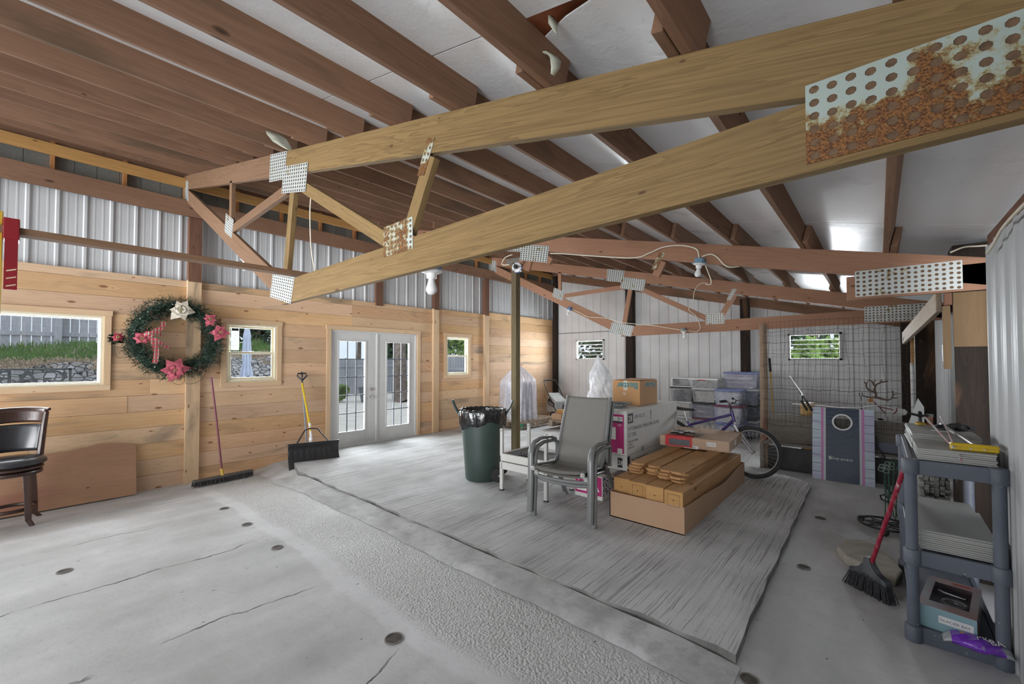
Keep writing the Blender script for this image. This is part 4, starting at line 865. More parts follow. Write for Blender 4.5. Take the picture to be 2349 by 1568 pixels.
# sprig sticking out left
for i in range(150):
    y = -.50-rnd.uniform(0, .14); z = -.03+rnd.uniform(-.05, .05); d = Vector((rnd.uniform(0, .5), -1, rnd.uniform(-.6, .6))).normalized(); s1 = d.cross(Vector((0, rnd.gauss(0, 1), 1))).normalized(); p = Vector((.03, y, z))
    b.add([p-s1*.02, p, p+s1*.02, p+d*.05], [(0, 1, 2, 3)])
b.build('needles', green, t)['kind'] = 'stuff'; o = b2.build('light_needles', green2, t); o['kind'] = 'stuff'
pinkf = plain('pink_poinsettia', (.50, .10, .14), .7, var=.3, sc=30); creamf = plain('cream_poinsettia', (.62, .56, .46), .7, var=.15, sc=30); redf = plain('red_poinsettia', (.38, .04, .07), .7, var=.3, sc=30)
def flower(y, z, r, m, lab, seed):
    rnd = random.Random(seed); b = MB()
    for ring, (n, rr, lift) in enumerate(((6, r, .0), (4, r*.62, .014))):
        for k in range(n):
            a = 2*math.pi*(k+.5*ring)/n+rnd.uniform(-.2, .2); L = rr*rnd.uniform(.8, 1.15); w_ = L*.33*rnd.uniform(.9, 1.2); ca, sa = math.cos(a), math.sin(a)
            def Q(u, v, x): return (.13+lift+x, y+u*ca-v*sa, z+u*sa+v*ca)
            b.add([Q(0, 0, 0), Q(L*.45, -w_, .012), Q(L*.5, 0, .010), Q(L*.45, w_, .012), Q(L, 0, rnd.uniform(-.03, .01))], [(0, 1, 2), (0, 2, 3), (1, 4, 2), (2, 4, 3)])
    f = b.build('poinsettia', m, t, solid=.002); f['label'] = lab
    b = MB()
    for k in range(6): b.ball((.155, y+.012*math.cos(k), z+.012*math.sin(k)), .006, 8, 5)
    b.build('flower_centre', plain('flower_centre', (.35, .30, .10), .6), f); return f
flower(.02, .375, .15, creamf, 'cream poinsettia at the top', 1); flower(-.03, -.42, .165, pinkf, 'big pink poinsettia at the bottom', 2); flower(.46, .10, .13, pinkf, 'pink poinsettia at the right', 3)
flower(.34, .27, .10, pinkf, 'pale pink poinsettia at the upper right', 4); flower(-.36, -.02, .10, pinkf, 'pink poinsettia under the bow', 5); flower(-.58, -.01, .06, redf, 'small red poinsettia at the far left', 6)
tartan = NT('red_tartan_ribbon'); c = tartan.coord(off=False); sp = tartan.n('SeparateXYZ', Vector=c)
l1_ = tartan.math('GREATER_THAN', tartan.math('FRACT', tartan.math('MULTIPLY', sp.outputs[2], 22.0)), .8); l2_ = tartan.math('GREATER_THAN', tartan.math('FRACT', tartan.math('MULTIPLY', sp.outputs[1], 30.0)), .8)
tartan = tartan.fin(tartan.mix(l1_, tartan.mix(l2_, (.42, .045, .06), (.5, .5, .46)), (.12, .16, .10)), .6)
bow = bpy.data.objects.new('bow', None); C.objects.link(bow); bow.parent = t; bow['label'] = 'red tartan bow'
def rib(pts, w_, nm='ribbon_tail'):
    b = MB(); P_ = smooth_pts(pts, 5); vs = []
    for i, p in enumerate(P_):
        d = (P_[min(i+1, len(P_)-1)]-P_[max(i-1, 0)]).normalized(); s = d.cross(Vector((1, 0, .15))).normalized()*w_/2; vs += [p-s, p+s]
    b.add(vs, [(2*i, 2*i+1, 2*i+3, 2*i+2) for i in range(len(P_)-1)]); return b.build(nm, tartan, bow, solid=.002)
rib([(.15, -.30, .0), (.17, -.25, .07), (.16, -.18, .12), (.13, -.15, .20)], .05)
rib([(.15, -.28, -.0), (.17, -.24, -.10), (.15, -.22, -.2), (.14, -.235, -.33)], .055); rib([(.15, -.27, .0), (.17, -.2, -.06), (.14, -.13, -.11), (.12, -.09, -.14)], .04); rib([(.14, -.34, .01), (.18, -.30, .05), (.17, -.2, .05), (.14, -.17, .03)], .04, 'ribbon_loop')
cone_m = plain('pine_cone_brown', (.10, .055, .03), .8, var=.4, sc=40)
for (y, z) in ((.17, -.40), (.24, -.37), (.44, -.17), (-.27, .30), (-.22, .27)):
    b = MB()
    for k in range(5): b.lathe([(.010+.012*math.sin((k+1)*.55), 0), (.006, .008)], (.12, y, z-.03+.012*k), 8)
    b.build('pine_cone', cone_m, t)
b = MB(); b.tube(smooth_pts([(.02, -.06, -.52), (.02, -.05, -.56), (.02, .02, -.61), (.02, .07, -.60), (.02, .10, -.55), (.02, .11, -.60), (.02, .20, -.60), (.02, .28, -.55), (.02, .33, -.45)]), .0025, 5)
b.tube(smooth_pts([(.02, -.5, -.0), (.02, -.60, -.10), (.02, -.59, -.20), (.02, -.55, -.26), (.02, -.45, -.24), (.02, -.42, -.21)]), .0025, 5)
b.build('light_cord', green, t)
rnd = random.Random(6)
for k in range(14):
    a = rnd.uniform(0, 6.28); b = MB(); b.ball((.12, .44*math.cos(a), .44*math.sin(a)), .006, 8, 6); b.build('mini_bulb', whitepl, t)
# ---------------------------------------------------------------- trash can
canm = plain('dark_green_plastic', (.035, .055, .048), .4, var=.12, sc=4, spec=.5); bagm = plain('black_liner', (.012, .012, .013), .18, var=.2, sc=14, bump=.6, spec=.8)
S0 = .05
t = thing('trash_can', 'dark green wheeled trash can with black liner beside the green post', 'trash can', (-3.86, 3.83, S0), R(41))
b = MB(); b.lathe([(.0, .0), (.205, .0), (.22, .02), (.235, .25), (.265, .60), (.285, .84), (.295, .845), (.295, .87), (.275, .87), (.26, .60), (.20, .05), (.0, .04)], seg=36, cap=False, sx=1.0, sy=.95); b.build('body', canm, t, smooth=True)
b = MB(); rnd = random.Random(3); ph = [rnd.uniform(0, 6) for _ in range(6)]
def lin(u, v):
    a = 2*math.pi*u; wr_ = .006*math.sin(a*9+ph[0])+.004*math.sin(a*17+ph[1]+v*5)+.004*math.sin(a*31+ph[2]-v*9)
    prof = [(.255, .60), (.268, .74), (.268, .86), (.276, .895), (.292, .89), (.300, .84), (.297, .76), (.290, .70)]
    k = min(int(v*7), 6); f = v*7-k; r = prof[k][0]*(1-f)+prof[k+1][0]*f; z = prof[k][1]*(1-f)+prof[k+1][1]*f
    if v > .6: z += .05*math.sin(a*2+ph[3])*(v-.6)*2+.02*math.sin(a*7+ph[4])*(v-.6)*2
    return ((r+wr_*(1 if v > .4 else .5))*math.cos(a), (r+wr_*(1 if v > .4 else .5))*.95*math.sin(a), z+.004*math.sin(a*23+ph[5]))
b.grid(lin, 120, 14); b.build('liner', bagm, t, solid=.002, smooth=2)
for sg in (1, -1):
    b = MB(); b.tube([(sg*.29, -.02, .80), (sg*.36, -.02, .92), (sg*.39, -.02, 1.00), (sg*.385, .02, 1.00), (sg*.355, .02, .92), (sg*.29, .02, .80)], .012, 8); b.build('handle', canm, t, smooth=True)
for sg in (1, -1):
    b = MB(); M_ = Matrix.Translation((sg*.02+.22, .02+sg*.17-.02, .085)) @ Matrix.Rotation(R(90), 4, 'X'); b.lathe([(.02, -.02), (.075, -.02), (.085, -.01), (.085, .01), (.075, .02), (.02, .02)], seg=24, M=M_); b.build('wheel', blackrub, t, smooth=True)
b = MB(); b.cyl((.22, -.22, .085), (.22, .19, .085), .008); b.build('axle', steel, t)
# ---------------------------------------------------------------- white metal table frames stacked beside the chair
wpaint = plain('off_white_aluminium', (.56, .56, .53), .35, .1, .04); greysling = plain('dark_grey_sling', (.12, .12, .12), .8, var=.2, sc=60)
t = thing('white_footstool_frame', 'stack of off white metal sling frames with grey slings left of the chair', 'frame', (-3.02, 3.63, S0), R(1.5))
W_, D_ = .63, .52
for nm, x, y in (('leg', 0, 0), ('leg', W_, 0), ('leg', 0, D_), ('leg', W_, D_)):
    b = MB(); x -= W_/2; b.bbox((x-.022, y-.012, .012), (x+.022, y+.024, .33), .004); o = b.build(nm, wpaint, t)
    b = MB(); b.box((x-.023, y-.013, 0), (x+.023, y+.025, .014)); b.build('foot_cap', blackpl, o)
b = MB(); b.bbox((-W_/2, -.012, .25), (W_/2, .024, .335), .004); b.bbox((-W_/2, D_-.012, .25), (W_/2, D_+.024, .335), .004); b.bbox((-W_/2-.02, 0, .25), (-W_/2+.02, D_, .335), .004); b.bbox((W_/2-.02, 0, .25), (W_/2+.02, D_, .335), .004); b.build('lower_frame', wpaint, t)
b = MB(); z = .345; b.bbox((-W_/2, -.012, z), (W_/2, .024, z+.085), .004); b.bbox((-W_/2, D_-.012, z), (W_/2, D_+.024, z+.085), .004); b.bbox((-W_/2-.02, 0, z), (-W_/2+.02, D_, z+.085), .004); b.bbox((W_/2-.02, 0, z), (W_/2+.02, D_, z+.085), .004); b.build('upper_frame', wpaint, t)
for x, y in ((-W_/2, 0), (W_/2, 0), (-W_/2, D_), (W_/2, D_)):
    b = MB(); b.bbox((x-.02, y-.010, .40), (x+.02, y+.022, .70), .004); b.cyl((x, y-.010, .70), (x, y+.022, .70), .02); o = b.build('raised_leg', wpaint, t); b = MB(); b.tube([(x-.010, y-.012, .705), (x, y-.014, .690), (x+.010, y-.012, .705)], .004, 6); b.build('screw_notch', steel, o)
b = MB(); b.grid(lambda u, v: (-W_/2+.02+(W_-.04)*u, .02+(D_-.02)*v, .422-.025*math.sin(math.pi*u)), 10, 4); b.build('sling', greysling, t, solid=.004)
b = MB(); b.grid(lambda u, v: (-W_/2+.02+(W_-.04)*u, .02+(D_-.02)*v, .33-.05*math.sin(math.pi*u)), 10, 4); b.build('sling', greysling, t, solid=.004)
t = thing('umbrella_base', 'black slotted plastic piece lying on the white frame', 'bracket', (-3.16, 3.74, S0+.405), R(30))
b = MB()
b.box((-.01, -.06, 0), (.13, .06, .012))
for k in range(4): b.box((-.0+.035*k, -.05, .012), (.018+.035*k, .05, .04))
b.build('comb', blackpl, t)
# ---------------------------------------------------------------- sling chairs
chm = plain('grey_powder_coat', (.17, .172, .17), .32, .1, .06); 
sl = NT('grey_sling_fabric'); c = sl.coord(off=False); wv = sl.n('TexNoise', Vector=sl.mp(c, (240, 240, 240)), Scale=1.0, Detail=2.0); big = sl.n('TexNoise', Vector=c, Scale=3.0)
slingm = sl.fin(sl.mix(wv.outputs[0], (.125, .12, .11), (.235, .225, .205)), .75); 
def sling_chair(lab, loc, rz, dz=0):
    t = thing('sling_patio_chair', lab, 'chair', loc, rz, 'stacked grey sling patio chairs')
    # local: front toward -y, width along x
    w_ = .31
    for sg in (1, -1):
        b = MB(); b.tube([(sg*w_, -.02, 0), (sg*w_, .0, .30), (sg*w_, .0, .55), (sg*w_, .02, .61), (sg*w_, .07, .655), (sg*w_, .2, .675), (sg*w_, .42, .66), (sg*(w_-.02), .50, .63), (sg*(w_-.03), .52, .56), (sg*(w_-.03), .515, .44)], [.025, .025, .025, .023, .020, .018, .017, .016, .015, .014], 10, flat=1.25); b.build('arm_and_front_leg', chm, t, smooth=True)
        b = MB(); b.tube([(sg*(w_-.03), .46, .42), (sg*(w_-.02), .60, .2), (sg*(w_-.01), .74, 0)], .015, 8); b.build('rear_leg', chm, t, smooth=True)
        b = MB(); b.tube([(sg*(w_-.055), -.05, .435), (sg*(w_-.055), -.02, .455), (sg*(w_-.055), .2, .43), (sg*(w_-.055), .42, .405), (sg*(w_-.055), .50, .47), (sg*(w_-.055), .60, .75), (sg*(w_-.065), .73, 1.075)], .018, 10, flat=.8); b.build('side_rail', chm, t, smooth=True)
        b = MB(); b.tube([(sg*(w_-.055), -.062, .425), (sg*(w_-.055), -.045, .44)], .022, 8); b.build('end_cap', wpaint, t)
    b = MB(); b.tube(smooth_pts([(-w_, .02, .37), (-.15, .02, .34), (.15, .02, .34), (w_, .02, .37)]), .017, 8); b.build('front_crossbar', chm, t, smooth=True)
    b = MB(); b.tube([(-w_+.04, .44, .38), (w_-.04, .44, .38)], .014, 8); b.build('rear_crossbar', chm, t)
    path = [(-.055, .440), (-.02, .458), (.1, .425), (.25, .402), (.38, .395), (.45, .41), (.49, .46), (.55, .62), (.62, .80), (.68, .95), (.73, 1.07)]
    def f(u, v):
        k = min(int(v*10), 9); q = v*10-k; y = path[k][0]*(1-q)+path[k+1][0]*q; z = path[k][1]*(1-q)+path[k+1][1]*q
        return (-.25+.50*u, y, z-.018*math.sin(math.pi*u)*(1 if v < .45 else .3))
    b = MB(); b.grid(f, 10, 40); b.build('sling', slingm, t, solid=.003, smooth=2); return t
sling_chair('upper grey sling patio chair of the nested pair in front of the tree carton', (-2.275, 3.275, S0+.045), R(9))
sling_chair('lower grey sling patio chair of the nested pair, seen by its inner arms', (-2.270, 3.325, S0), R(9))
# ---------------------------------------------------------------- cartons
card = plain('brown_cardboard', (.44, .28, .175), .85, var=.06, sc=3); card2 = plain('orange_cardboard', (.46, .25, .11), .85, var=.06, sc=3); cardw = plain('white_cardboard', (.58, .58, .56), .7, var=.05, sc=3)
magenta = plain('magenta_print', (.42, .01, .14), .5, var=.05); inkm = plain('black_print', (.02, .02, .022), .6); tealink = plain('teal_print', (.07, .19, .20), .7, var=.15, sc=30); whiteink = plain('white_label', (.72, .72, .70), .6, var=.02); greyink = plain('grey_print', (.16, .17, .18), .7); tape_m = plain('clear_tape', (.50, .46, .38), .25)
FR = (R(90), 0, 0)          # text on a face looking toward -y
RR = (R(90), 0, R(90))      # text on a face looking toward +x
def carton(name, lab, m, c, d, rz=0, cat='box', flaps=0):
    t = thing(name, lab, cat, c, rz); b = MB(); b.bbox((-d[0]/2, -d[1]/2, 0), (d[0]/2, d[1]/2, d[2]), .004); b.build('carton', m, t); return t
# lowest box in magenta and speckled wrap
t = carton('magenta_carton', 'small magenta and white carton on the slab under the other boxes', cardw, (-2.43, 4.50, S0), (.35, .9, .26))
b = MB(); b.box((-.166, -.4515, .045), (.166, -.450, .245)); b.build('magenta_panel', magenta, t)
b = MB(); b.add([(.04, -.453, .09), (.09, -.453, .20), (.14, -.453, .09)], [(0, 1, 2)]); b.build('tree_picture', whiteink, t, solid=.001)
for k in range(2): b = MB(); b.box((-.15, -.453, .07+.055*k), (-.02, -.4515, .11+.055*k)); b.build('panel_label', whiteink, t)
b = MB(); b.tube([(-.13+.015*k, -.453, .17+.035*math.sin(math.pi*k/6)) for k in range(7)], .003, 5); b.build('arch_print', whiteink, t)
sp = NT('white_blue_speckle'); v = sp.n('TexVoronoi', Vector=sp.coord(off=False), Scale=70.0); spm = sp.fin(sp.ramp(sp.n('SeparateColor', Color=v.outputs['Color']).outputs[0], [(.0, (.03, .03, .12)), (.3, (.2, .2, .3)), (.4, (.75, .75, .78)), (1, (.8, .8, .8))], 'CONSTANT'), .6)
b = MB(); b.box((.175, -.449, .045), (.1765, .449, .245)); b.build('speckled_panel', spm, t)
t = carton('label_carton', 'low white carton marked 28 under the long tree carton', cardw, (-2.38, 5.15, S0+.262), (.46, 1.44, .17))
b = MB(); b.box((.11, -.7215, .03), (.17, -.7205, .14)); b.build('black_square', inkm, t); text('number', '28', .07, whiteink, t, (.112, -.7225, .06), FR, .0006)
b = MB(); b.box((.2302, -.72, .0), (.2312, -.66, .165)); b.build('black_square', inkm, t); text('code', '36 240 561', .10, inkm, t, (.2312, -.62, .05), RR, .0006)
b = MB(); b.box((-.2, -.7215, .02), (-.02, -.7205, .15)); b.build('purple_panel', plain('purple_print', (.14, .10, .30), .6), t)
# the long tree carton
t = carton('tree_carton', 'long white artificial tree carton with magenta end standing on smaller boxes', cardw, (-2.385, 5.20, S0+.435), (.47, 1.56, .505))
b = MB(); b.box((-.225, -.7815, .02), (.20, -.7805, .46)); b.build('magenta_panel', magenta, t)
for (x0, x1, z0, z1, m) in [(.06, .185, .385, .435, whiteink), (.06, .185, .365, .384, inkm), (-.01, .10, .17, .31, whiteink), (.12, .18, .02, .075, whiteink)]:
    b = MB(); b.box((x0, -.783, z0), (x1, -.7815, z1)); b.build('label', m, t)
text('end_code', 'O7', .045, inkm, t, (.12, -.7835, .395), FR, .0004); text('end_word', 'LED', .03, whiteink, t, (.12, -.783, .33), FR, .0004)
b = MB(); b.box((.2352, -.75, .36), (.2362, -.62, .47)); b.build('black_square', inkm, t); text('number', '28', .095, whiteink, t, (.2367, -.738, .382), RR, .0004)
text('code', '1004 165 212', .065, greyink, t, (.2357, -.59, .40), RR, .0004, sx=.8)
text('line', '9 FT SPARKLING AMELIA PINE LED PRE', .062, greyink, t, (.2357, -.745, .275), RR, .0004, sx=.83); text('line', 'LIT TREE', .062, greyink, t, (.2357, -.745, .205), RR, .0004, sx=.9)
for k, (tx, zz) in enumerate((('MADE IN CHINA', .14), ('1 PACK', .105), ('DISTR. NY 12345'[:9], .07))): text('line', tx, .034, greyink, t, (.2357, -.745, zz), RR, .0004)
b = MB(); b.poly([(-.005, 0), (.005, 0), (.005, .085), (.016, .085), (0, .125), (-.016, .085), (-.005, .085)], 'X', .2354, .2362, Matrix.Translation((0, -.12, .345))); b.build('arrow_print', inkm, t)
b = MB(); b.box((.2353, -.40, -.0), (.2363, -.33, .05)); b.build('tape', plain('grey_tape', (.33, .33, .31), .4), t)
b = MB(); b.grid(lambda u, v: (.236+.001*math.sin(u*40)-.10*v, -.78+1.56*u, .507+.003*math.sin(u*60)*v-.012*(1-v)), 40, 2); b.build('top_tape', plain('worn_clear_tape', (.40, .40, .37), .3), t, solid=.001)
# Baxter carton: printed upside down
t = carton('brown_carton', 'brown carton with upside down blue lettering on top of the tree carton', card2, (-2.44, 5.27, S0+.942), (.375, .54, .315))
text('print', 'Baxter', .105, tealink, t, (.165, -.2715, .285), (R(90), R(180), 0), .0004, sx=1.02, bold=.0035); text('print', 'Baxter', .105, tealink, t, (.1885, .20, .285), (R(-90), 0, R(-90)), .0004, sx=1.15, bold=.0035)
b = MB(); b.box((-.035, -.2712, .19), (.02, -.2702, .315)); b.build('tape', tape_m, t); text('mark', '16', .05, whiteink, t, (-.05, -.2715, .13), FR, .0004)
b = MB()
for sg in (-1, 1): b.box((-.18, min(0, sg*.262), .316), (.18, max(0, sg*.262), .320), Matrix.Translation((0, 0, .0)) @ Matrix.Rotation(R(1.5*sg), 4, 'X'))
b.build('top_flaps', card2, t)
# grey flat pieces in front of the brown carton
gm = plain('pewter_plastic', (.24, .26, .25), .35, .3, .2, 12)
for k, (x, y, rz, L, lab) in enumerate([(-2.52, 4.66, 24, .42, 'lowest flat grey slat lying in front of the brown carton'), (-2.50, 4.72, 12, .40, 'middle flat grey slat lying in front of the brown carton'), (-2.47, 4.78, 33, .36, 'topmost flat grey slat lying in front of the brown carton')]):
    t = thing('flat_grey_panel', lab, 'slat', (x, y, S0+.945+.018*k), R(rz-20)); b = MB(); b.bbox((-L/2, -.05, 0), (L/2, .05, .012), .003); b.bbox((-L/2, -.055, .004), (L/2, -.035, .018), .003); b.bbox((-L/2, .035, .004), (L/2, .055, .018), .003); b.build('slat', gm, t)
t = carton('parts_carton', 'small open brown box between the plastic bag and the tree carton', card, (-2.95, 4.95, S0+.76), (.30, .3, .18), R(10))
t = carton('support_carton', 'tall plain carton behind the sling chairs carrying the small open box', card, (-2.95, 4.95, S0), (.42, .5, .76))
# plastic bag over an item
bagw = film('milky_plastic_bag', (.78, .79, .81), .72, .22, 7)
t = carton('storage_carton', 'plain carton behind the chair under the white plastic bag', card, (-3.38, 6.02, S0), (.55, .5, .80))
t = thing('plastic_bag', 'translucent white plastic bag standing upright on a carton in front of the left louvre window', 'bag', (-3.42, 6.05, S0+.805))
def bagf(u, v):
    a = 2*math.pi*u; prof = [.25, .27, .235, .20, .20, .195, .17, .12, .06, .012]; k = min(int(v*9), 8); q = v*9-k; r = prof[k]*(1-q)+prof[k+1]*q
    r *= 1+.10*math.sin(a*3+v*4)+.07*math.sin(a*7-v*11)+.04*math.sin(a*13+v*23)
    return (r*math.cos(a)*.85+.04*math.sin(v*3)-.03*v, r*math.sin(a)*.7, .79*v+.01*math.sin(a*5))
b = MB(); b.grid(bagf, 72, 36); b.build('bag_film', bagw, t, smooth=2)
b = MB(); b.lathe([(.0, .0), (.15, .0), (.15, .30), (.12, .5), (.05, .62), (.0, .64)], seg=16, cap=False); b.build('wrapped_item', plain('white_wrapped_item', (.70, .70, .71), .7), t, smooth=True)
# ---------------------------------------------------------------- long open carton with posts and planks
ceda = wood('cedar_boards', (.56, .33, .15), (.38, .20, .085), 'Y', 1.0, .3, .7, kn=(.2, .08, .03), ringy=.35); cedend = wood('cedar_end', (.58, .34, .14), (.44, .24, .09), 'X', .6, 0, .8, ringy=.3)
t = thing('long_carton', 'long open brown carton on the slab holding the cedar posts', 'box', (-1.64, 4.80, S0))
b = MB(); HX, HY, HH = .355, 1.075, .24
b.box((-HX, -HY, 0), (HX, HY, .008)); b.box((-HX, -HY, .0), (HX, -HY+.006, HH-.0)); b.box((-HX, HY-.006, .0), (HX, HY, HH)); b.box((-HX, -HY, 0), (-HX+.006, HY, HH))
def sd(u, v): y = -HY+2*HY*u; top = HH-.0+.012*math.sin(u*9)*(u*(1-u)*4); return (HX+.035*v*math.sin(math.pi*min(1, u*1.1))*1.2, y, top*v)
b.grid(sd, 30, 4); b.box((-HX+.01, -HY+.01, .19), (HX-.01, HY-.01, .196)); b.build('carton', card, t, solid=.004)
posts = [(-.265, 0, .0, 'leftmost'), (-.09, -.025, .0, 'second from left'), (.085, -.05, .0, 'third from left'), (.263, -.072, .0, 'rightmost')]
for i, (x, dy, rr, nm) in enumerate(posts):
    t = thing('cedar_post', '%s of four square cedar posts lying in the open carton' % nm.capitalize(), 'wooden post', (-1.64+x, 4.80+dy, S0+.202), 0, 'cedar posts in the long carton'); t.rotation_euler = (0, 0, 0)
    b = MB(); M_ = Matrix.Identity(4) if i < 3 else Matrix.Translation((0, 0, 0)) @ Matrix.Rotation(R(0), 4, 'Y')
    w2 = .083; b.bbox((-w2, -1.0, .0), (w2, 1.02, .162), .004, M_); o = b.build('post', ceda, t)
    b = MB(); b.box((-w2+.002, -1.003, .002), (w2-.002, -1.0, .160), M_); o2 = b.build('end_grain', cedend, t)
    b = MB(); b.cyl((0, -1.004, .081), (0, -1.0, .081), .006, seg=10); b.build('end_bore', inkm, o2)
    if i in (1, 3):
        b = MB()
        frame_ = [(-.052, .03), (.052, .03), (.052, .132), (-.052, .132)]
        b.tube([(p[0], -1.004, p[1]) for p in frame_], .0018, 5, True); b.build('scored_square', plain('scored_line', (.10, .05, .02), .8), o2)
planks = []
rnd = random.Random(12); z0 = S0+.202+.163
for (x, n, dy, lab) in [(-.245, 5, -.72, 'left rear'), (-.10, 4, -.66, 'left middle'), (.06, 4, -.74, 'right middle'), (.205, 5, -.78, 'right')]:
    for k in range(n):
        planks.append((x+rnd.uniform(-.008, .008), k, dy+rnd.uniform(-.05, .05) if k else dy, lab, n))
proto = None
on = ['bottom', 'second', 'third', 'fourth', 'fifth', 'sixth']
for (x, k, dy, lab, n) in planks:
    if proto is None:
        proto = thing('cedar_plank', '', 'plank', (0, 0, 0), 0, 'cedar planks stacked on the posts'); b = MB(); w2 = .068
        b.poly([(-w2+.03, 0), (w2-.03, 0), (w2, .035), (w2, 1.55), (-w2, 1.55), (-w2, .035)], 'Z', 0, .0195); b.build('board', ceda, proto, bevel=.001); p = proto
    else: p = copy_tree(proto)
    p.location = (-1.64+x, 4.80+dy-.03, z0+.0205*k); p['label'] = 'cedar plank with clipped corners, %s in the %s stack on the posts' % (on[k] if k < n-1 else 'topmost', lab)
# flat carton lying across
t = thing('flat_carton', 'wide flat brown carton lying across the cedar planks', 'box', (-1.70, 5.58, S0+.468), R(-2)); t.rotation_euler = (R(0), R(0), R(4))
b = MB(); b.bbox((-.39, -.42, 0), (.39, .42, .125), .006); b.build('carton', plain('pale_brown_cardboard', (.50, .35, .245), .85, var=.06, sc=3), t)
b = MB(); b.box((-.10, -.4215, .0), (.06, -.4205, .035)); b.build('shipping_label', whiteink, t); text('label_code', 'P2M6', .025, inkm, t, (-.03, -.4225, .008), FR, .0003)
b = MB(); b.box((.15, -.4215, .05), (.25, -.4205, .095)); b.build('torn_label', whiteink, t); text('label_code', '2211214', .024, inkm, t, (.153, -.4225, .064), FR, .0003)
b = MB(); b.box((.3905, -.1, .03), (.3915, .0, .10)); b.build('side_label', whiteink, t)
b = MB(); b.box((-.39, -.03, .1255), (.39, .03, .1262)); b.box((-.30, -.422, .0), (-.24, -.4205, .125)); b.build('tape', plain('brown_tape', (.42, .28, .19), .3), t)
t = thing('red_envelope', 'red package with a grey window hanging over the edge of the flat carton', 'package', (-1.83, 5.148, S0+.594), R(4)); redpk = plain('red_print', (.52, .02, .025), .5)
b = MB(); M_ = Matrix.Translation((0, -.005, .004)) @ Matrix.Rotation(R(6), 4, 'X')
b.grid(lambda u, v: (-.16+.31*u, .10-.212*v if v < .5 else -.006, .0045 if v < .45 else .0045-.12*(v-.5)*2), 4, 8); b.build('wrapper', redpk, t, solid=.004)
b = MB(); b.box((-.11, -.0105, -.100), (.125, -.0090, -.030)); b.build('grey_window', plain('grey_film', (.09, .10, .11), .35, var=.4, sc=60), t)
t = thing('crumpled_papers', 'crumpled dark and white papers heaped on the flat carton', 'papers', (-1.80, 5.33, S0+.597)); rnd = random.Random(3)
for k in range(7):
    b = MB(); ox, oy = rnd.uniform(-.12, .1), rnd.uniform(-.03, .06); a0 = rnd.uniform(0, 3); p1, p2 = rnd.uniform(0, 6), rnd.uniform(0, 6)
    b.grid(lambda u, v: (ox+(u-.5)*.2*math.cos(a0)-(v-.5)*.09*math.sin(a0), oy+(u-.5)*.12*math.sin(a0)+(v-.5)*.09*math.cos(a0), .006+.006*k+.008*math.sin(u*9+p1)*math.cos(v*8+p2)), 8, 6)
    b.build('paper', [whiteink, inkm, greyink][k % 3], t, solid=.001)
# ---------------------------------------------------------------- bicycle
purp = plain('purple_frame', (.055, .035, .16), .25, .2, .1, spec=.7); tyre = plain('tyre_rubber', (.03, .03, .03), .8, var=.2)
t = thing('bicycle', 'purple mountain bike parked behind the flat carton', 'bicycle', (-1.235, 6.12, S0))
def wheel(x, nm):
    e = bpy.data.objects.new(nm, None); C.objects.link(e); e.parent = t; e.location = (x, 0, .335)
    ring = lambda r: [(r*math.cos(2*math.pi*k/48), 0, r*math.sin(2*math.pi*k/48)) for k in range(48)]
    b = MB(); b.tube(ring(.308), .026, 10, True); b.build('tyre', tyre, e, smooth=True)
    b = MB(); b.tube(ring(.279), .012, 8, True, flat=.8); b.build('rim', plain('alloy_rim', (.55, .56, .57), .3, .7, .05), e, smooth=True)
    b = MB(); b.cyl((0, -.04, 0), (0, .04, 0), .02); b.cyl((0, -.06, 0), (0, .06, 0), .006); b.build('hub', chrome, e)
    b = MB()
    for k in range(32):
        a = 2*math.pi*k/32; s_ = 1 if k % 2 else -1; a2 = a+.35*(1 if k % 4 < 2 else -1); b.tube([(.018*math.cos(a2), s_*.03, .018*math.sin(a2)), (.275*math.cos(a), 0, .275*math.sin(a))], .0011, 4)
    b.build('spokes', chrome, e); return e
wheel(0, 'front_wheel'); wheel(-1.06, 'rear_wheel')
hd = (-.235, 0, .80); bb_ = (-.62, 0, .30); st = (-.80, 0, .60); rx = (-1.06, 0, .335)
b = MB()
b.tube([(-.215, 0, .70), (-.25, 0, .85)], .02, 10); b.tube([(-.235, 0, .80), st], .018, 10); b.tube([(-.22, 0, .73), bb_], .022, 10); b.tube([bb_, (-.82, 0, .66)], .017, 10)
for s_ in (.045, -.045): b.tube([bb_, (-.9, s_, .31), (rx[0], s_*1.3, rx[2])], .010, 8); b.tube([(-.80, s_*.4, .60), (rx[0], s_*1.3, rx[2])], .009, 8)
b.build('frame', purp, t, smooth=True)
b = MB(); b.tube([(-.21, 0, .69), (-.195, 0, .66)], .018)
for s_ in (.055, -.055): b.tube([(-.20, s_*.9, .66), (-.12, s_, .50)], .020, 8); b.tube([(-.12, s_, .50), (0, s_, .335)], .013, 8)
b.tube([(-.20, -.06, .66), (-.20, .06, .66)], .016, 8); b.build('fork', plain('silver_fork', (.5, .5, .52), .3, .6, .05), t, smooth=True)
b = MB(); b.tube([(-.25, 0, .85), (-.27, 0, .93), (-.22, 0, .955)], .015, 8); b.build('stem', blackpl, t, smooth=True)
b = MB(); b.tube(smooth_pts([(-.30, -.29, .985), (-.26, -.20, .985), (-.22, -.10, .955), (-.215, 0, .95), (-.22, .10, .955), (-.26, .20, .985), (-.30, .29, .985)]), .011, 8); b.build('handlebar', blackpl, t, smooth=True)
for s_ in (1, -1):
    b = MB(); b.tube([(-.305, s_*.30, .985), (-.27, s_*.20, .987)], .017, 10); b.build('grip', blackrub, t, smooth=True)
    b = MB(); b.tube([(-.25, s_*.19, .985), (-.20, s_*.18, .965), (-.20, s_*.26, .955)], .006, 6); b.build('brake_lever', chrome, t)
b = MB()
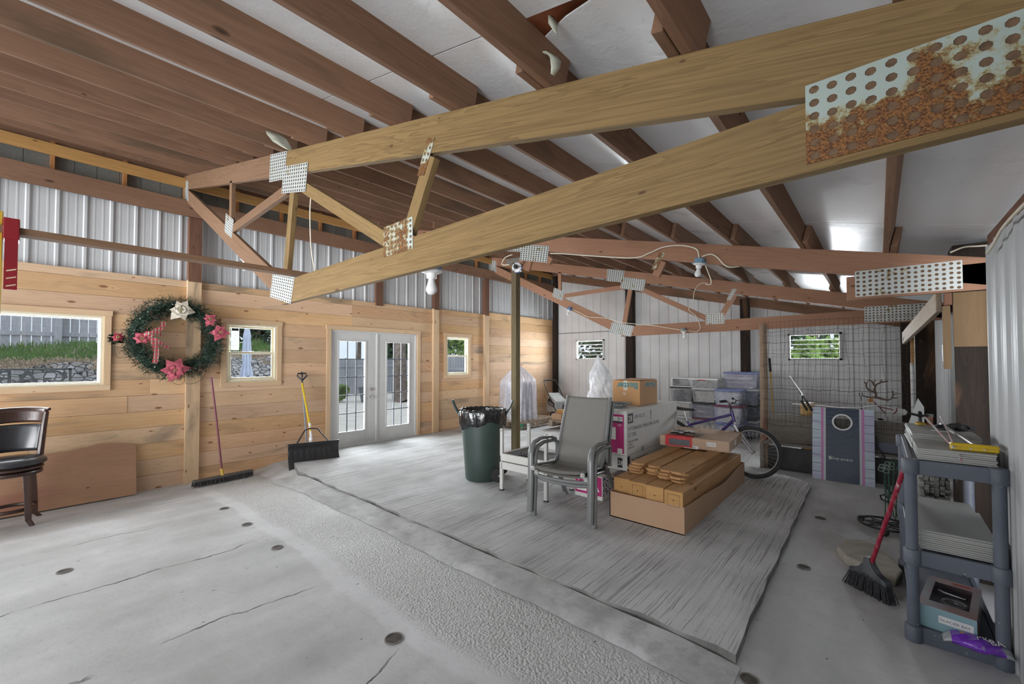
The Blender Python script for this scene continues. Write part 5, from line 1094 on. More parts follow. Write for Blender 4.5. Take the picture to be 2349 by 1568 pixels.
for k, s_ in enumerate((.15, .1, -.12, -.16)): b.tube(smooth_pts([(-.23, s_, .97), (-.12, s_*.8, .98-.02*k), (-.09, s_*.4, .85), (-.15+.02*k, s_*.2, .68), (-.19, 0, .60)]), .003, 5)
b.build('brake_cables', blackpl, t)
b = MB(); b.tube([(-.82, 0, .64), (-.86, 0, .80)], .013, 8); b.build('seat_post', chrome, t)
def sad(u, v):
    x = -.99+.27*u; w_ = .085*(1-u)**.6+.02; a = math.pi*v; return (x, -w_*math.cos(a), .80+.035*math.sin(a)*(1-.4*u)+.02*(1-u)**3+.01*u)
b = MB(); b.grid(sad, 16, 10); b.build('saddle', blackpl, t, solid=.012, smooth=2)
b = MB(); b.lathe([(.03, -.003), (.09, -.003), (.09, .003), (.03, .003)], seg=28, M=Matrix.Translation((-.62, -.05, .30)) @ Matrix.Rotation(R(90), 4, 'X')); b.build('chainring', blackpl, t)
b = MB(); b.tube([(-.62, -.07, .30), (-.50, -.08, .18)], .010, 6); b.box((-.54, -.18, .165), (-.45, -.09, .19)); b.build('crank', chrome, t)
# ---------------------------------------------------------------- storage bins
def binmat(nm, col, op): return film(nm, col, op, .2, 5)
clear_g = binmat('smoky_clear_bin', (.55, .56, .58), .45); clear_b = binmat('bluish_clear_bin', (.62, .66, .82), .42); clear_w = binmat('whitish_clear_bin', (.74, .75, .76), .5); clear_d = binmat('dark_clear_bin', (.33, .36, .44), .5)
lids = dict(black=blackpl, white=whitepl, blue=plain('blue_lid', (.16, .20, .42), .35), maroon=plain('maroon_lid', (.18, .03, .07), .35), clear=plain('frosted_lid', (.55, .56, .58), .3), red=plain('red_handle', (.42, .02, .04), .35))
fill = dict(paper=plain('paper_contents', (.58, .55, .50), .8, var=.2, sc=14), books=plain('tan_book_contents', (.42, .30, .19), .8, var=.3, sc=22), dark=plain('dark_contents', (.12, .12, .13), .8, var=.5, sc=18), mixed=plain('mixed_contents', (.40, .33, .36), .8, var=.5, sc=24))
def sbin(x0, x1, y0, z0, z1, d, m, lid, con, lab, handle=None):
    t = thing('storage_bin', lab, 'storage bin', ((x0+x1)/2, y0+d/2, z0), 0, 'plastic storage bins by the back wall'); w_ = (x1-x0)/2; h = z1-z0; tp = .03
    b = MB(); vs = []
    for (ww, dd, zz) in ((w_-tp, d/2-tp, 0), (w_-.008, d/2-.008, h-.035), (w_-.006, d/2-.006, h-.03)): vs += [(-ww, -dd, zz), (ww, -dd, zz), (ww, dd, zz), (-ww, dd, zz)]
    b.add(vs, [(0, 3, 2, 1)]+[(4*k+i, 4*k+(i+1) % 4, 4*k+4+(i+1) % 4, 4*k+4+i) for k in range(2) for i in range(4)]); b.build('tub', m, t)
    b = MB(); b.bbox((-w_, -d/2, h-.032), (w_, d/2, h-.004), .006); b.bbox((-w_+.03, -d/2+.03, h-.004), (w_-.03, d/2-.03, h), .004); b.build('lid', lids[lid], t)
    if con:
        rnd = random.Random(int(x0*1000+z0*77)); k = 0; z = .012
        if con == 'books':
            x = -w_+.05
            while x < w_-.07:
                q = rnd.uniform(.03, .05); b = MB(); b.box((x, -d/2+.045, .012), (x+q-.004, d/2-.06, .012+h*rnd.uniform(.5, .62))); b.build('book', fill['books'] if k % 3 else fill['paper'], t); x += q; k += 1
        else:
            while z < h*.72:
                q = rnd.uniform(.03, .06); j = rnd.uniform(0, .03); b = MB(); b.box((-w_+.05+j, -d/2+.045, z), (w_-.05-rnd.uniform(0, .05), d/2-.05, z+q-.006)); b.build('contents', fill[con] if k % 2 else fill['paper' if con != 'dark' else 'dark'], t); z += q; k += 1
    if handle:
        b = MB(); b.tube([(-.10, -d/2-.002, h-.05), (-.10, -d/2-.02, h-.035), (.04, -d/2-.02, h-.035), (.04, -d/2-.002, h-.05)], .008, 6); b.build('handle', lids[handle], t)
    return t
Z0 = S0
sbin(-3.44, -2.98, 9.20, Z0, .36, .55, clear_w, 'clear', 'paper', 'whitish storage bin at the foot of the left column')
sbin(-3.44, -2.97, 9.20, .362, .685, .55, clear_w, 'clear', 'paper', 'storage bin with slanting papers below the black lidded bin in the left column')
sbin(-3.46, -2.98, 9.20, .687, .995, .55, clear_g, 'black', 'dark', 'smoky storage bin with a black lid in the left column')
t = thing('drawer_unit', 'small white framed drawer unit on top of the left column of bins', 'drawer unit', (-3.20, 9.45, .997)); b = MB(); frame(b, -.26, .26, -.21, .21, 0, .20, .02)
b = MB(); b.bbox((-.22, -.24, .17), (.22, .24, .195), .006); b.bbox((-.22, -.24, 0), (.22, .24, .02), .006); b.box((-.22, -.24, .02), (-.20, .24, .17)); b.box((.20, -.24, .02), (.22, .24, .17)); b.build('housing', whitepl, t)
b = MB(); b.bbox((-.195, -.235, .025), (.195, .22, .165), .006); b.build('drawer', clear_g, t)
sbin(-2.95, -2.47, 9.05, Z0, .38, .55, clear_w, 'maroon', 'books', 'storage bin full of tan books with a maroon lid in the middle column')
sbin(-2.95, -2.44, 9.05, .382, .70, .55, clear_d, 'black', 'mixed', 'dark storage bin with tubes and pink contents in the middle column')
sbin(-2.95, -2.44, 9.05, .702, 1.0, .55, clear_g, 'clear', 'paper', 'smoky storage bin of stacked papers in the middle column')
sbin(-2.99, -2.42, 9.00, 1.002, 1.20, .55, clear_w, 'white', None, 'flat white box with a red handle on top of the middle column', 'red')
sbin(-2.42, -1.95, 8.75, Z0, .36, .55, clear_b, 'blue', 'paper', 'bluish storage bin with a blue lid at the foot of the right column')
sbin(-2.44, -1.95, 8.75, .362, .70, .55, clear_b, 'maroon', 'paper', 'bluish storage bin with a maroon lid in the right column')
sbin(-2.43, -1.97, 8.75, .702, 1.01, .55, clear_b, 'blue', 'paper', 'bluish storage bin with a blue lid on top of the right column')
sbin(-2.36, -1.80, 9.36, Z0, .36, .5, clear_b, 'clear', 'mixed', 'bluish bin at the foot of the rear column by the fence post')
sbin(-2.36, -1.80, 9.36, .362, .67, .5, clear_d, 'black', 'dark', 'dark bluish bin second in the rear column by the fence post')
sbin(-2.36, -1.78, 9.36, .672, .99, .5, clear_b, 'clear', 'dark', 'bluish bin third in the rear column by the fence post')
sbin(-2.42, -1.80, 9.36, .992, 1.33, .5, clear_b, 'blue', 'mixed', 'large bluish bin with a grey panel topping the rear column')
# ---------------------------------------------------------------- pallet, wrapped item, mower
pal = wood('pallet_wood', (.46, .38, .29), (.30, .23, .17), 'X', 1.0, .2, .85, ringy=.3)
def pallet(lab, x0, x1, y0, y1, greenb):
    t = thing('wood_pallet', lab, 'pallet', ((x0+x1)/2, (y0+y1)/2, .052)); hx, hy = (x1-x0)/2, (y1-y0)/2; n = 7
    for k in range(n):
        y = -hy+(2*hy-.1)*k/(n-1); b = MB(); b.bbox((-hx, y, .12), (hx, y+.1, .14), .003); b.build('deck_board', pal, t)
    for i in range(3):
        x = -hx+(2*hx-.1)*i/2; b = MB(); b.box((x, -hy, .10), (x+.1, hy, .12)); b.build('stringer_board', pal, t); b = MB(); b.box((x, -hy, 0), (x+.1, hy, .018)); b.build('bottom_board', pal, t)
        for j in range(3): y = -hy+(2*hy-.14)*j/2; b = MB(); b.bbox((x, y, .018), (x+.1, y+.14, .10), .003); b.build('block', greenb if (i == 2 and j == 0) else pal, t)
    return t
pallet('wooden pallet with a green corner block carrying the plastic covered item', -6.98, -6.02, 7.12, 8.45, plain('green_block', (.06, .30, .16), .7))
pallet('second pallet behind the chair carrying a small carton and offcuts', -5.75, -4.95, 7.85, 8.85, pal)
foilw = film('wrapped_item_plastic', (.70, .70, .76), .6, .22, 5)
t = thing('plastic_covered_item', 'tall item draped in translucent plastic on the pallet behind the post', 'covered item', (-6.42, 7.55, .195))
def wrapf(u, v):
    a = 2*math.pi*u; prof = [(.33, 0), (.32, .25), (.31, .55), (.31, .80), (.30, .90), (.23, 1.02), (.13, 1.15), (.02, 1.24)]; k = min(int(v*7), 6); q = v*7-k
    r = prof[k][0]*(1-q)+prof[k+1][0]*q; z = prof[k][1]*(1-q)+prof[k+1][1]*q; ca, sa = math.cos(a), math.sin(a); m_ = max(abs(ca), abs(sa))**.95
    r = r/m_*(1+.05*math.sin(a*11+v*3)+.04*math.sin(a*23-v*6)); return (r*ca*1.05, r*sa*.95, z+.01*math.sin(a*9))
b = MB(); b.grid(wrapf, 96, 30); b.build('plastic_cover', foilw, t, smooth=2)
b = MB(); b.bbox((-.24, -.22, 0), (.26, .22, .85), .02); b.build('inner_item', plain('grey_appliance', (.42, .42, .45), .5, var=.1), t)
t = thing('lawn_mower', 'walk behind lawn mower with grass bag and black handle near the back corner', 'mower', (-5.98, 8.95, .05), R(-25))
dk = plain('mower_deck_grey', (.16, .16, .165), .4)
b = MB(); b.lathe([(.0, .12), (.26, .12), (.27, .22), (.22, .27), (.0, .28)], seg=24, cap=False, sx=1.2); b.build('deck', dk, t, smooth=True)
b = MB(); b.lathe([(.0, .27), (.12, .28), (.12, .36), (.06, .42), (.0, .42)], seg=20, cap=False); b.build('engine', blackpl, t, smooth=True)
b = MB(); b.bbox((-.10, -.10, .38), (.10, .10, .43), .02); b.build('engine_cover', dk, t)
for x in (-.28, .30):
    for y in (-.25, .25):
        b = MB(); M_ = Matrix.Translation((x, y, .10)) @ Matrix.Rotation(R(90), 4, 'X'); b.lathe([(.03, -.022), (.10, -.022), (.10, .022), (.03, .022)], seg=20, M=M_); o = b.build('wheel', blackrub, t); b = MB(); b.lathe([(.0, -.024), (.045, -.024), (.045, .024), (.0, .024)], seg=14, M=M_, cap=False); b.build('wheel_hub', whitepl, o)
b = MB()
for y in (-.2, .2): b.tube([(-.22, y, .22), (-.55, y, .55), (-.82, y, .86), (-.90, y*.9, .98)], .012, 8)
b.tube([(-.90, -.18, .98), (-.90, .18, .98)], .012, 8); b.build('handle', blackpl, t, smooth=True)
b = MB(); b.tube([(-.86, -.18, .92), (-.97, -.14, .96), (-.97, .14, .96), (-.86, .18, .92)], .008, 6); b.build('bail_bar', blackpl, t)
b = MB(); vs = [(-.25, -.2, .16), (-.25, .2, .16), (-.75, .2, .14), (-.75, -.2, .14), (-.28, -.18, .46), (-.28, .18, .46), (-.72, .18, .66), (-.72, -.18, .66)]
b.add(vs, [(0, 1, 2, 3), (4, 5, 6, 7), (0, 1, 5, 4), (1, 2, 6, 5), (2, 3, 7, 6), (3, 0, 4, 7)]); o = b.build('grass_bag', plain('grey_bag_cloth', (.40, .41, .41), .85), t, bevel=.03)
b = MB(); b.poly([(-.62, .36), (-.34, .30), (-.30, .40), (-.58, .52), (-.66, .45)], 'Y', -.207, -.196); o = b.build('bag_badge', inkm, t); text('bag_lettering', 'TORO', .09, whiteink, t, (-.60, -.212, .385), (R(90), R(14), 0), .0005)
carton('small_parcel', 'small brown carton with a white label on the second pallet', card, (-5.60, 8.10, .195), (.26, .3, .14))
for k, (x, y, z, L, lab) in enumerate([(-5.55, 8.12, .335, .3, 'yellowish wood offcut lying on the small parcel'), (-5.38, 8.40, .195, .4, 'pale wood block on the second pallet'), (-5.50, 8.42, .285, .35, 'upper pale wood offcut on the second pallet')]):
    o = beam('wood_offcut', (x-L/2, y, z+.045), (x+L/2, y+.05, z+.045), .09, .085, yellowwood if k == 0 else pine_trim); tag(o, lab, 'wood block')
# ---------------------------------------------------------------- framing at the big right post
plyg = wood('gusset_plywood', (.23, .15, .082), (.15, .095, .05), 'X', .7, .6, .8, kn=(.05, .03, .02), ringy=.2)
tag(beam('plywood_gusset', (.51, 4.385, 1.660), (.51, 4.385, 2.052), .02, .20, plyg), 'plywood gusset board nailed over the top of the big dark right post', 'board')
tag(beam('upper_cleat', (.386, 4.39, 1.965), (.386, 4.39, 2.052), .045, .04, redpost), 'short upper cleat beside the plywood gusset', 'board')
tag(beam('wood_cleat', (.378, 4.41, 1.50), (.378, 4.41, 1.962), .045, .04, plyg), 'vertical wood strip hanging left of the plywood gusset', 'board')
tag(beam('side_rail_board', (.345, 4.47, 2.00), (.245, 7.30, 1.845), .032, .15, wood('pale_rail_wood', (.42, .34, .26), (.30, .22, .15), 'X', 1.0, .2, .8)), 'pale board running back from the gusset to the far right post', 'board')
tag(beam('wood_strip', (.318, 7.20, 1.525), (.318, 7.20, 1.85), .03, .035, yellowwood), 'short orange wood strip above the white pipe', 'board')
t = thing('white_pipe', 'white plastic pipe standing against the far right post', 'pipe', (.312, 7.22, 0)); b = MB(); b.cyl((0, 0, 0), (0, 0, 1.53), .018); b.build('pipe', whitepl, t, smooth=True)
t = thing('leaning_white_panel', 'white slanted panel leaning by the white pipe', 'panel', (.34, 6.85, 0)); b = MB(); b.poly([(-.16, .0), (.05, .0), (.05, 1.02), (.0, 1.12), (-.09, .80)], 'Y', 0, .012); b.build('panel', whitepl, t)
t = thing('switch_box', 'dark switch box with a white cover on the far siding', 'switch', (.655, 7.6, 1.57)); b = MB(); b.bbox((-.03, -.06, 0), (0, .06, .18), .004); b.build('box', blackpl, t); b = MB(); b.bbox((-.034, .08, -.02), (-.0, .16, .2), .004); b.build('cover', whitepl, t)
# ---------------------------------------------------------------- pen fence
t = thing('fence_post', 'weathered round edged wooden post at the left end of the wire fence', 'post', (-1.285, 7.12, 0)); b = MB(); b.tube([(0, 0, 0), (.004, 0, 1), (0, 0, 2.10)], [.055, .052, .050], 10); b.build('post', wood('weathered_fence_post', (.34, .25, .18), (.14, .09, .06), 'Z', 1, .4, .9, stain=(.2, .08, .06)), t, smooth=True)
FX0, FX1 = -1.23, .33
tag(beam('fence_plank', (FX0, 7.09, .60), (FX1, 7.09, .60), .04, .39, greyplank), 'weathered grey plank along the bottom of the wire fence', 'plank')
tag(beam('fence_ledge', (FX0-.05, 7.04, .385), (FX1, 7.04, .385), .14, .028, greyplank), 'grey ledge board below the fence plank', 'plank')
tag(beam('base_board', (FX0-.05, 7.11, .16), (FX1, 7.11, .16), .03, .34, blackboard), 'black base board under the fence ledge', 'board')
tag(beam('blue_grey_rail', (-.02, 7.045, .475), (FX1, 7.045, .475), .025, .12, plain('blue_grey_board', (.17, .18, .23), .7, var=.2)), 'blue grey board between the cornhole board and the far right post', 'board')
tag(beam('pen_stake', (-1.30, 7.03, 0), (-1.30, 7.03, .37), .05, .05, greyplank), 'short grey stake under the left end of the ledge', 'stake')
wirem = plain('rusty_wire', (.055, .05, .048), .6, .5, .3, 30)
t = thing('welded_wire_panel', 'fine welded wire panel stretched above the fence plank', 'wire fence', ((FX0+FX1)/2, 7.065, .8)); b = MB(); W2 = (FX1-FX0)/2+.03
for k in range(int((FX1-FX0)/.0508)+2):
    x = -W2+.0508*k; b.tube([(x, 0, -.12), (x+.004*math.sin(k), .003*math.sin(k*1.7), .5), (x+.002, 0, 1.34+.01*math.sin(k*2.2))], .0012, 4)
b.build('upright_wires', wirem, t)
b = MB()
for k in range(15): z = -.10+.1016*k; b.tube([(-W2-.02, 0, z), (-.3, .002, z+.004*math.sin(k)), (.3, -.002, z-.003), (W2, 0, z)], .0012, 4)
b.build('cross_wires', wirem, t)
t = thing('field_wire_fence', 'loose wavy field fence wire hung in front of the welded panel', 'wire fence', ((FX0+FX1)/2, 7.05, .8)); b = MB(); rnd = random.Random(7)
for k, z in enumerate((-.16, .02, .20, .36, .52, .70, .86, 1.02, 1.18)):
    b.tube([(-W2-.03+(2*W2+.06)*i/40, .006*math.sin(i*1.9), z+.008*math.sin(i*.9+k)+.006*math.sin(i*2.3+k*2)) for i in range(41)], .0019 if k != 3 else .003, 5)
b.build('wavy_line_wires', wirem, t)
b = MB()
for k in range(9):
    x = -W2+.05+.18*k; b.tube([(x+.05*math.sin(i*.8+k*.7)*(.4+.1*i/8), .01, -.16+1.34*i/10) for i in range(11)], .0014, 4)
b.build('stay_wires', wirem, t)
# ---------------------------------------------------------------- things on the fence
t = thing('long_handled_tool', 'yellow wooden tool handle with black grip behind the wire beside the fence post', 'tool', (-1.17, 7.15, 0)); b = MB(); b.tube([(.03, 0, 0), (-.035, .01, 1.42)], .012, 8); b.build('handle', plain('ochre_handle', (.34, .22, .05), .5), t, smooth=True); b = MB(); b.tube([(-.034, .01, 1.40), (-.045, .01, 1.60)], .017, 8); b.build('grip', blackrub, t)
t = thing('hedge_shears', 'open hedge shears with black grips poking up over the fence plank', 'shears', (-.70, 6.97, .90)); b = MB()
b.poly([(-.10, .19), (-.085, .20), (-.235, .45), (-.245, .455)], 'Y', 0, .003); b.build('blade', steel, t); b = MB(); b.poly([(-.115, .18), (-.095, .185), (-.20, .42), (-.21, .42)], 'Y', .004, .007); b.build('blade', blackpl, t)
b = MB(); b.cyl((-.10, -.006, .19), (-.10, .012, .19), .012); b.build('pivot', steel, t)
for dx in (0, -.055): b = MB(); b.tube([(-.10, 0, .19), (-.065+dx*.6, 0, .13), (-.055+dx, 0, .10)], .007, 6); b.tube([(-.055+dx, 0, .11), (.01+dx, 0, -.02)], .014, 8); b.build('handle', blackrub, t, smooth=True)
t = thing('tan_flower_pot', 'tan pot on the fence plank just left of the cornhole board', 'pot', (-.76, 7.18, .0)); b = MB(); b.lathe([(.0, .0), (.07, .0), (.085, .80), (.09, .93), (.075, .97), (.0, .975)], seg=18, cap=False); b.build('pot_body', plain('tan_clay', (.46, .28, .10), .7, var=.25), t, smooth=True)
def cpane():
    s = NT('cornhole_side_print'); c = s.coord(off=False); sp = s.n('SeparateXYZ', Vector=c); x, z = sp.outputs[0], sp.outputs[2]; u = s.math('ABSOLUTE', x)
    side = s.math('GREATER_THAN', u, .172)
    ln = s.math('MULTIPLY', s.math('GREATER_THAN', s.math('FRACT', s.math('MULTIPLY', s.math('ADD', z, s.math('MULTIPLY', s.n('TexNoise', Vector=c, Scale=9.0).outputs[0], .012)), 9.2)), .95), s.math('GREATER_THAN', u, .225))
    pk = s.math('MULTIPLY', s.math('GREATER_THAN', u, .195), s.math('LESS_THAN', u, .222))
    pale = s.ramp(s.n('TexNoise', Vector=s.mp(c, (2, 2, 9)), Scale=1.0).outputs[0], [(.35, (.42, .40, .56)), (.65, (.50, .60, .64))])
    col = s.mix(s.math('MULTIPLY', pk, .85), pale, (.50, .13, .36)); col = s.mix(ln, col, (.06, .07, .12))
    edge_ = s.math('LESS_THAN', u, .192); col = s.mix(edge_, col, (.50, .50, .52))
    col = s.mix(side, (.030, .042, .072), col); n = s.n('TexNoise', Vector=c, Scale=34.0, Detail=3.0); s.bump(n.outputs[0], .35, .006)
    return s.fin(col, .22, 0.0, .2)
t = thing('cornhole_board', 'navy cornhole board with pink and pale sides leaning on the fence', 'game board', (-.372, 6.86, .0), R(-.5)); t.rotation_euler = (R(-8), 0, R(-.5))
hw, hh, hz, hr = .317, .945, .765, .087
N_ = 40; V = []; F = []
for k in range(N_):
    a = 2*math.pi*k/N_; ca, sa = math.cos(a), math.sin(a); V.append((hr*ca, 0, hz+hr*sa))
    tx = hw/abs(ca) if abs(ca) > 1e-6 else 1e9; tz = ((hh-hz) if sa > 0 else hz)/abs(sa) if abs(sa) > 1e-6 else 1e9; q = min(tx, tz); V.append((q*ca, 0, hz+q*sa))
corn = {}
for cx, cz in ((hw, hh), (-hw, hh), (-hw, 0), (hw, 0)): V.append((cx, 0, cz)); corn[(cx, cz)] = len(V)-1
for k in range(N_):
    a, b_ = 2*k, 2*((k+1) % N_); pa, pb = V[a+1], V[b_+1]; f = [a, b_, b_+1]
    if abs(pa[0]-pb[0]) > 1e-6 and abs(pa[2]-pb[2]) > 1e-6:
        cx = hw if (pa[0]+pb[0]) > 0 else -hw; cz = hh if (pa[2]+pb[2])/2 > hz else 0; f.append(corn[(cx, cz)])
    f.append(a+1); F.append(f)
b = MB(); b.v = V; b.f = F; b.mi = [0]*len(F); b.bv = [.5]*len(F); b.build('board', cpane(), t, solid=.014)
b = MB(); b.lathe([(.087, -.008), (.106, -.008), (.106, -.0085+.001), (.087, -.0075)], (0, 0, 0), 40, cap=False, M=Matrix.Translation((0, -.001, hz)) @ Matrix.Rotation(R(90), 4, 'X') @ Matrix.Translation((0, 0, .016))); b.build('hole_ring', whiteink, t)
b = MB(); frame_pts = [(-hw, 0), (hw, 0), (hw, hh), (-hw, hh)]
for p, q in zip(frame_pts, frame_pts[1:]+frame_pts[:1]): b.box((min(p[0], q[0])-.0, .008, min(p[1], q[1])), (max(p[0], q[0])+(.016 if p[0] == q[0] else 0)*(1 if p[0] < 0 else 0), .07, max(p[1], q[1])+(.016 if p[1] == q[1] else 0)*(1 if p[1] == 0 else 0)))
b.build('rim_frame', plain('pale_board_frame', (.45, .45, .46), .6), t)
text('maker_name', 'MD SPORTS', .036, whiteink, t, (-.085, -.0082, .275), FR, .0004, sx=1.0)
b = MB(); b.box((-.138, -.0085, .272), (-.130, -.0077, .315)); b.box((-.126, -.0085, .272), (-.118, -.0077, .305)); b.box((-.144, -.0085, .307), (-.118, -.0077, .315)); b.tube([(-.110, -.008, .31), (-.110, -.008, .28), (-.098, -.008, .276), (-.092, -.008, .29), (-.096, -.008, .312)], .003, 4); b.build('maker_mark', whiteink, t)
# reindeer cutout
t = thing('reindeer_cutout', 'white wooden reindeer head cutout with brown antlers and red bridle behind the wire', 'decoration', (0, 7.17, 0)); deerw = plain('painted_white_wood', (.58, .57, .55), .7, var=.05); antm = plain('brown_antler_paint', (.16, .11, .085), .7, var=.25)
b = MB(); b.poly([(-.03, .80), (-.10, .88), (-.12, .96), (-.09, 1.04), (-.02, 1.085), (.06, 1.06), (.10, .985), (.16, .955), (.235, .955), (.262, .925), (.245, .885), (.19, .872), (.12, .875), (.07, .85), (.06, .80)], 'Y', 0, .012); b.build('head', deerw, t); b = MB(); b.box((-.02, .0, -.0), (.03, .012, .82)); b.build('stake', deerw, t)
b = MB(); b.poly([(.165, .875), (.165, .955), (.235, .955), (.262, .925), (.245, .885)], 'Y', -.004, 0); b.build('muzzle', deerw, t)
b = MB(); b.poly([(-.10, 1.02), (-.12, 1.05), (-.085, 1.075), (-.06, 1.07), (-.065, 1.02)], 'Y', -.006, 0); b.build('ear', plain('orange_ear', (.45, .20, .05), .7), t)
b = MB()
for pts, r in (([(-.05, 1.075), (-.035, 1.12), (-.05, 1.20), (-.03, 1.255), (.02, 1.285), (.085, 1.30)], .019), ([(-.05, 1.16), (-.10, 1.175), (-.125, 1.21), (-.13, 1.26), (-.15, 1.29)], .015), ([(-.13, 1.25), (-.11, 1.295)], .010), ([(-.045, 1.23), (-.07, 1.29), (-.105, 1.315)], .012), ([(-.06, 1.27), (-.035, 1.31)], .009), ([(.0, 1.275), (.03, 1.32)], .009),
               ([(-.04, 1.09), (.02, 1.07), (.08, 1.06), (.12, 1.09), (.128, 1.14), (.125, 1.18)], .017), ([(.12, 1.09), (.17, 1.09)], .010), ([(.128, 1.13), (.165, 1.14)], .009), ([(-.05, 1.085), (-.11, 1.085), (-.16, 1.10), (-.175, 1.14)], .012)):
    b.tube([(p[0], .006, p[1]) for p in pts], [1.5*r*(1-.5*i/(len(pts)-1)) for i in range(len(pts))], 8, flat=.6)
b.build('antlers', antm, t, smooth=True)
b = MB()
for pts in ([(-.055, 1.03), (-.03, .99), (.0, .965), (.06, .955), (.13, .94)], [(-.0, .965), (.02, .93), (.055, .89)], [(.165, .965), (.155, .92), (.13, .885)]): b.tube([(p[0], -.003, p[1]) for p in pts], .006, 6)
b.build('bridle', plain('dark_red_bridle', (.16, .02, .04), .6), t)
b = MB(); b.ball((.10, -.003, .985), .006, 8, 6); b.build('eye', inkm, t)
b = MB(); b.bbox((-.185, -.01, .90), (-.172, .004, .98), .002); b.tube([(-.18, -.003, 1.03), (-.18, -.003, 1.10), (-.20, -.003, 1.115), (-.20, -.003, 1.14)], .005, 6); b.build('hanger_hook', blackpl, t)
cable([(-.92, 7.02, .955), (-.6, 6.98, .96), (-.45, 6.99, .945), (-.3, 6.98, .955), (-.2, 7.0, .96), (-.1, 7.02, .985), (.0, 7.05, 1.0)], .006, 'white string light cord lying along the top of the cornhole board', whitepl, 'string lights', 'string_light_cord')
# ---------------------------------------------------------------- garden iron things between fence and shelf
ironm = plain('black_wrought_iron', (.022, .022, .024), .45, .3, .2); grnm = plain('green_coated_wire', (.05, .12, .085), .4, .2, .15)
def spiral(cx, cz, r0, r1, a0, a1, n=18): return [(cx+(r0+(r1-r0)*i/n)*math.cos(a0+(a1-a0)*i/n), 0, cz+(r0+(r1-r0)*i/n)*math.sin(a0+(a1-a0)*i/n)) for i in range(n+1)]
t = thing('iron_wall_hook', 'black iron hook curl just right of the cornhole board', 'hook', (-.02, 6.93, 0)); b = MB(); b.tube([(-.02, 0, .62), (-.01, 0, .50), (.03, 0, .42), (.06, 0, .37), (.055, 0, .33), (.025, 0, .315), (.0, 0, .335)], .007, 8); b.build('hook_rod', ironm, t, smooth=True)
t = thing('iron_scroll_hanger', 'black iron S shaped scroll standing on the floor by the green stakes', 'scroll', (.045, 6.2, 0)); b = MB(); b.tube([(.12, 0, .33), (.05, 0, .33), (.0, 0, .29), (-.02, 0, .22), (.02, 0, .14), (.055, 0, .085), (.05, 0, .03), (.0, 0, .012), (-.045, 0, .03), (-.055, 0, .07), (-.02, 0, .085), (.0, 0, .06)], .009, 8); b.build('scroll_rod', ironm, t, smooth=True)
rnd = random.Random(15)
for k in range(5):
    t = thing('green_plant_stake', ['leftmost green wire plant stake in the bundle beside the shelf', 'second green wire plant stake in the bundle beside the shelf', 'middle green wire plant stake in the bundle beside the shelf', 'fourth green wire plant stake in the bundle beside the shelf', 'rightmost green wire plant stake in the bundle beside the shelf'][k], 'plant stake', (.045+.028*k, 5.62+.04*(k % 3), 0), R(20*k), 'green wire plant stakes beside the shelf'); top = (-.02+.012*k, .01, .45+.03*(k % 3))
    b = MB(); b.tube([(.02, 0, 0), (.0, .02, .2), top], .005, 6); b.tube([(-.02, .02, 0), (-.015, .01, .2), top], .005, 6); b.build('stem', grnm, t, smooth=True)
    b = MB()
    for j in range(4): a = R(90*j+30); b.tube([(top[0]+math.cos(a)*.028+.022*math.cos(q*math.pi/5), top[1]+.01*math.sin(a*2), top[2]+.03+math.sin(a)*.024+.020*math.sin(q*math.pi/5)) for q in range(10)], .004, 5, True)
    b.build('flower_loops', grnm if k > 1 else plain('pale_green_loops', (.25, .33, .28), .4), t, smooth=True)
t = thing('round_plant_stand', 'low round black iron plant stand lying on the floor by the shelf', 'plant stand', (.02, 5.22, .0)); b = MB()
b.tube([(.19*math.cos(a*math.pi/18), .19*math.sin(a*math.pi/18), .05) for a in range(36)], .010, 8, True); b.tube([(.17*math.cos(a*math.pi/18), .17*math.sin(a*math.pi/18), .05) for a in range(36)], .005, 6, True); b.build('outer_ring', ironm, t, smooth=True)
b = MB()
for k in range(8):
    a = R(45*k); ca, sa = math.cos(a), math.sin(a); pts = [(.03, .0), (.07, .025), (.11, .02), (.14, .0), (.165, -.01)]; b.tube([(p*ca-q*sa, p*sa+q*ca, .05) for p, q in pts], .006, 6); b.tube([(p*ca+q*sa, p*sa-q*ca, .05) for p, q in pts[:4]], .005, 6)
b.build('leaf_scrolls', ironm, t, smooth=True)
for a in (R(150), R(30), R(270)): b = MB(); b.ball((.20*math.cos(a), .20*math.sin(a), .03), .030, 12, 8); b.tube([(.20*math.cos(a), .20*math.sin(a), .03), (.17*math.cos(a), .17*math.sin(a), .06)], .010, 6); b.build('ball_foot', ironm, t, smooth=True)
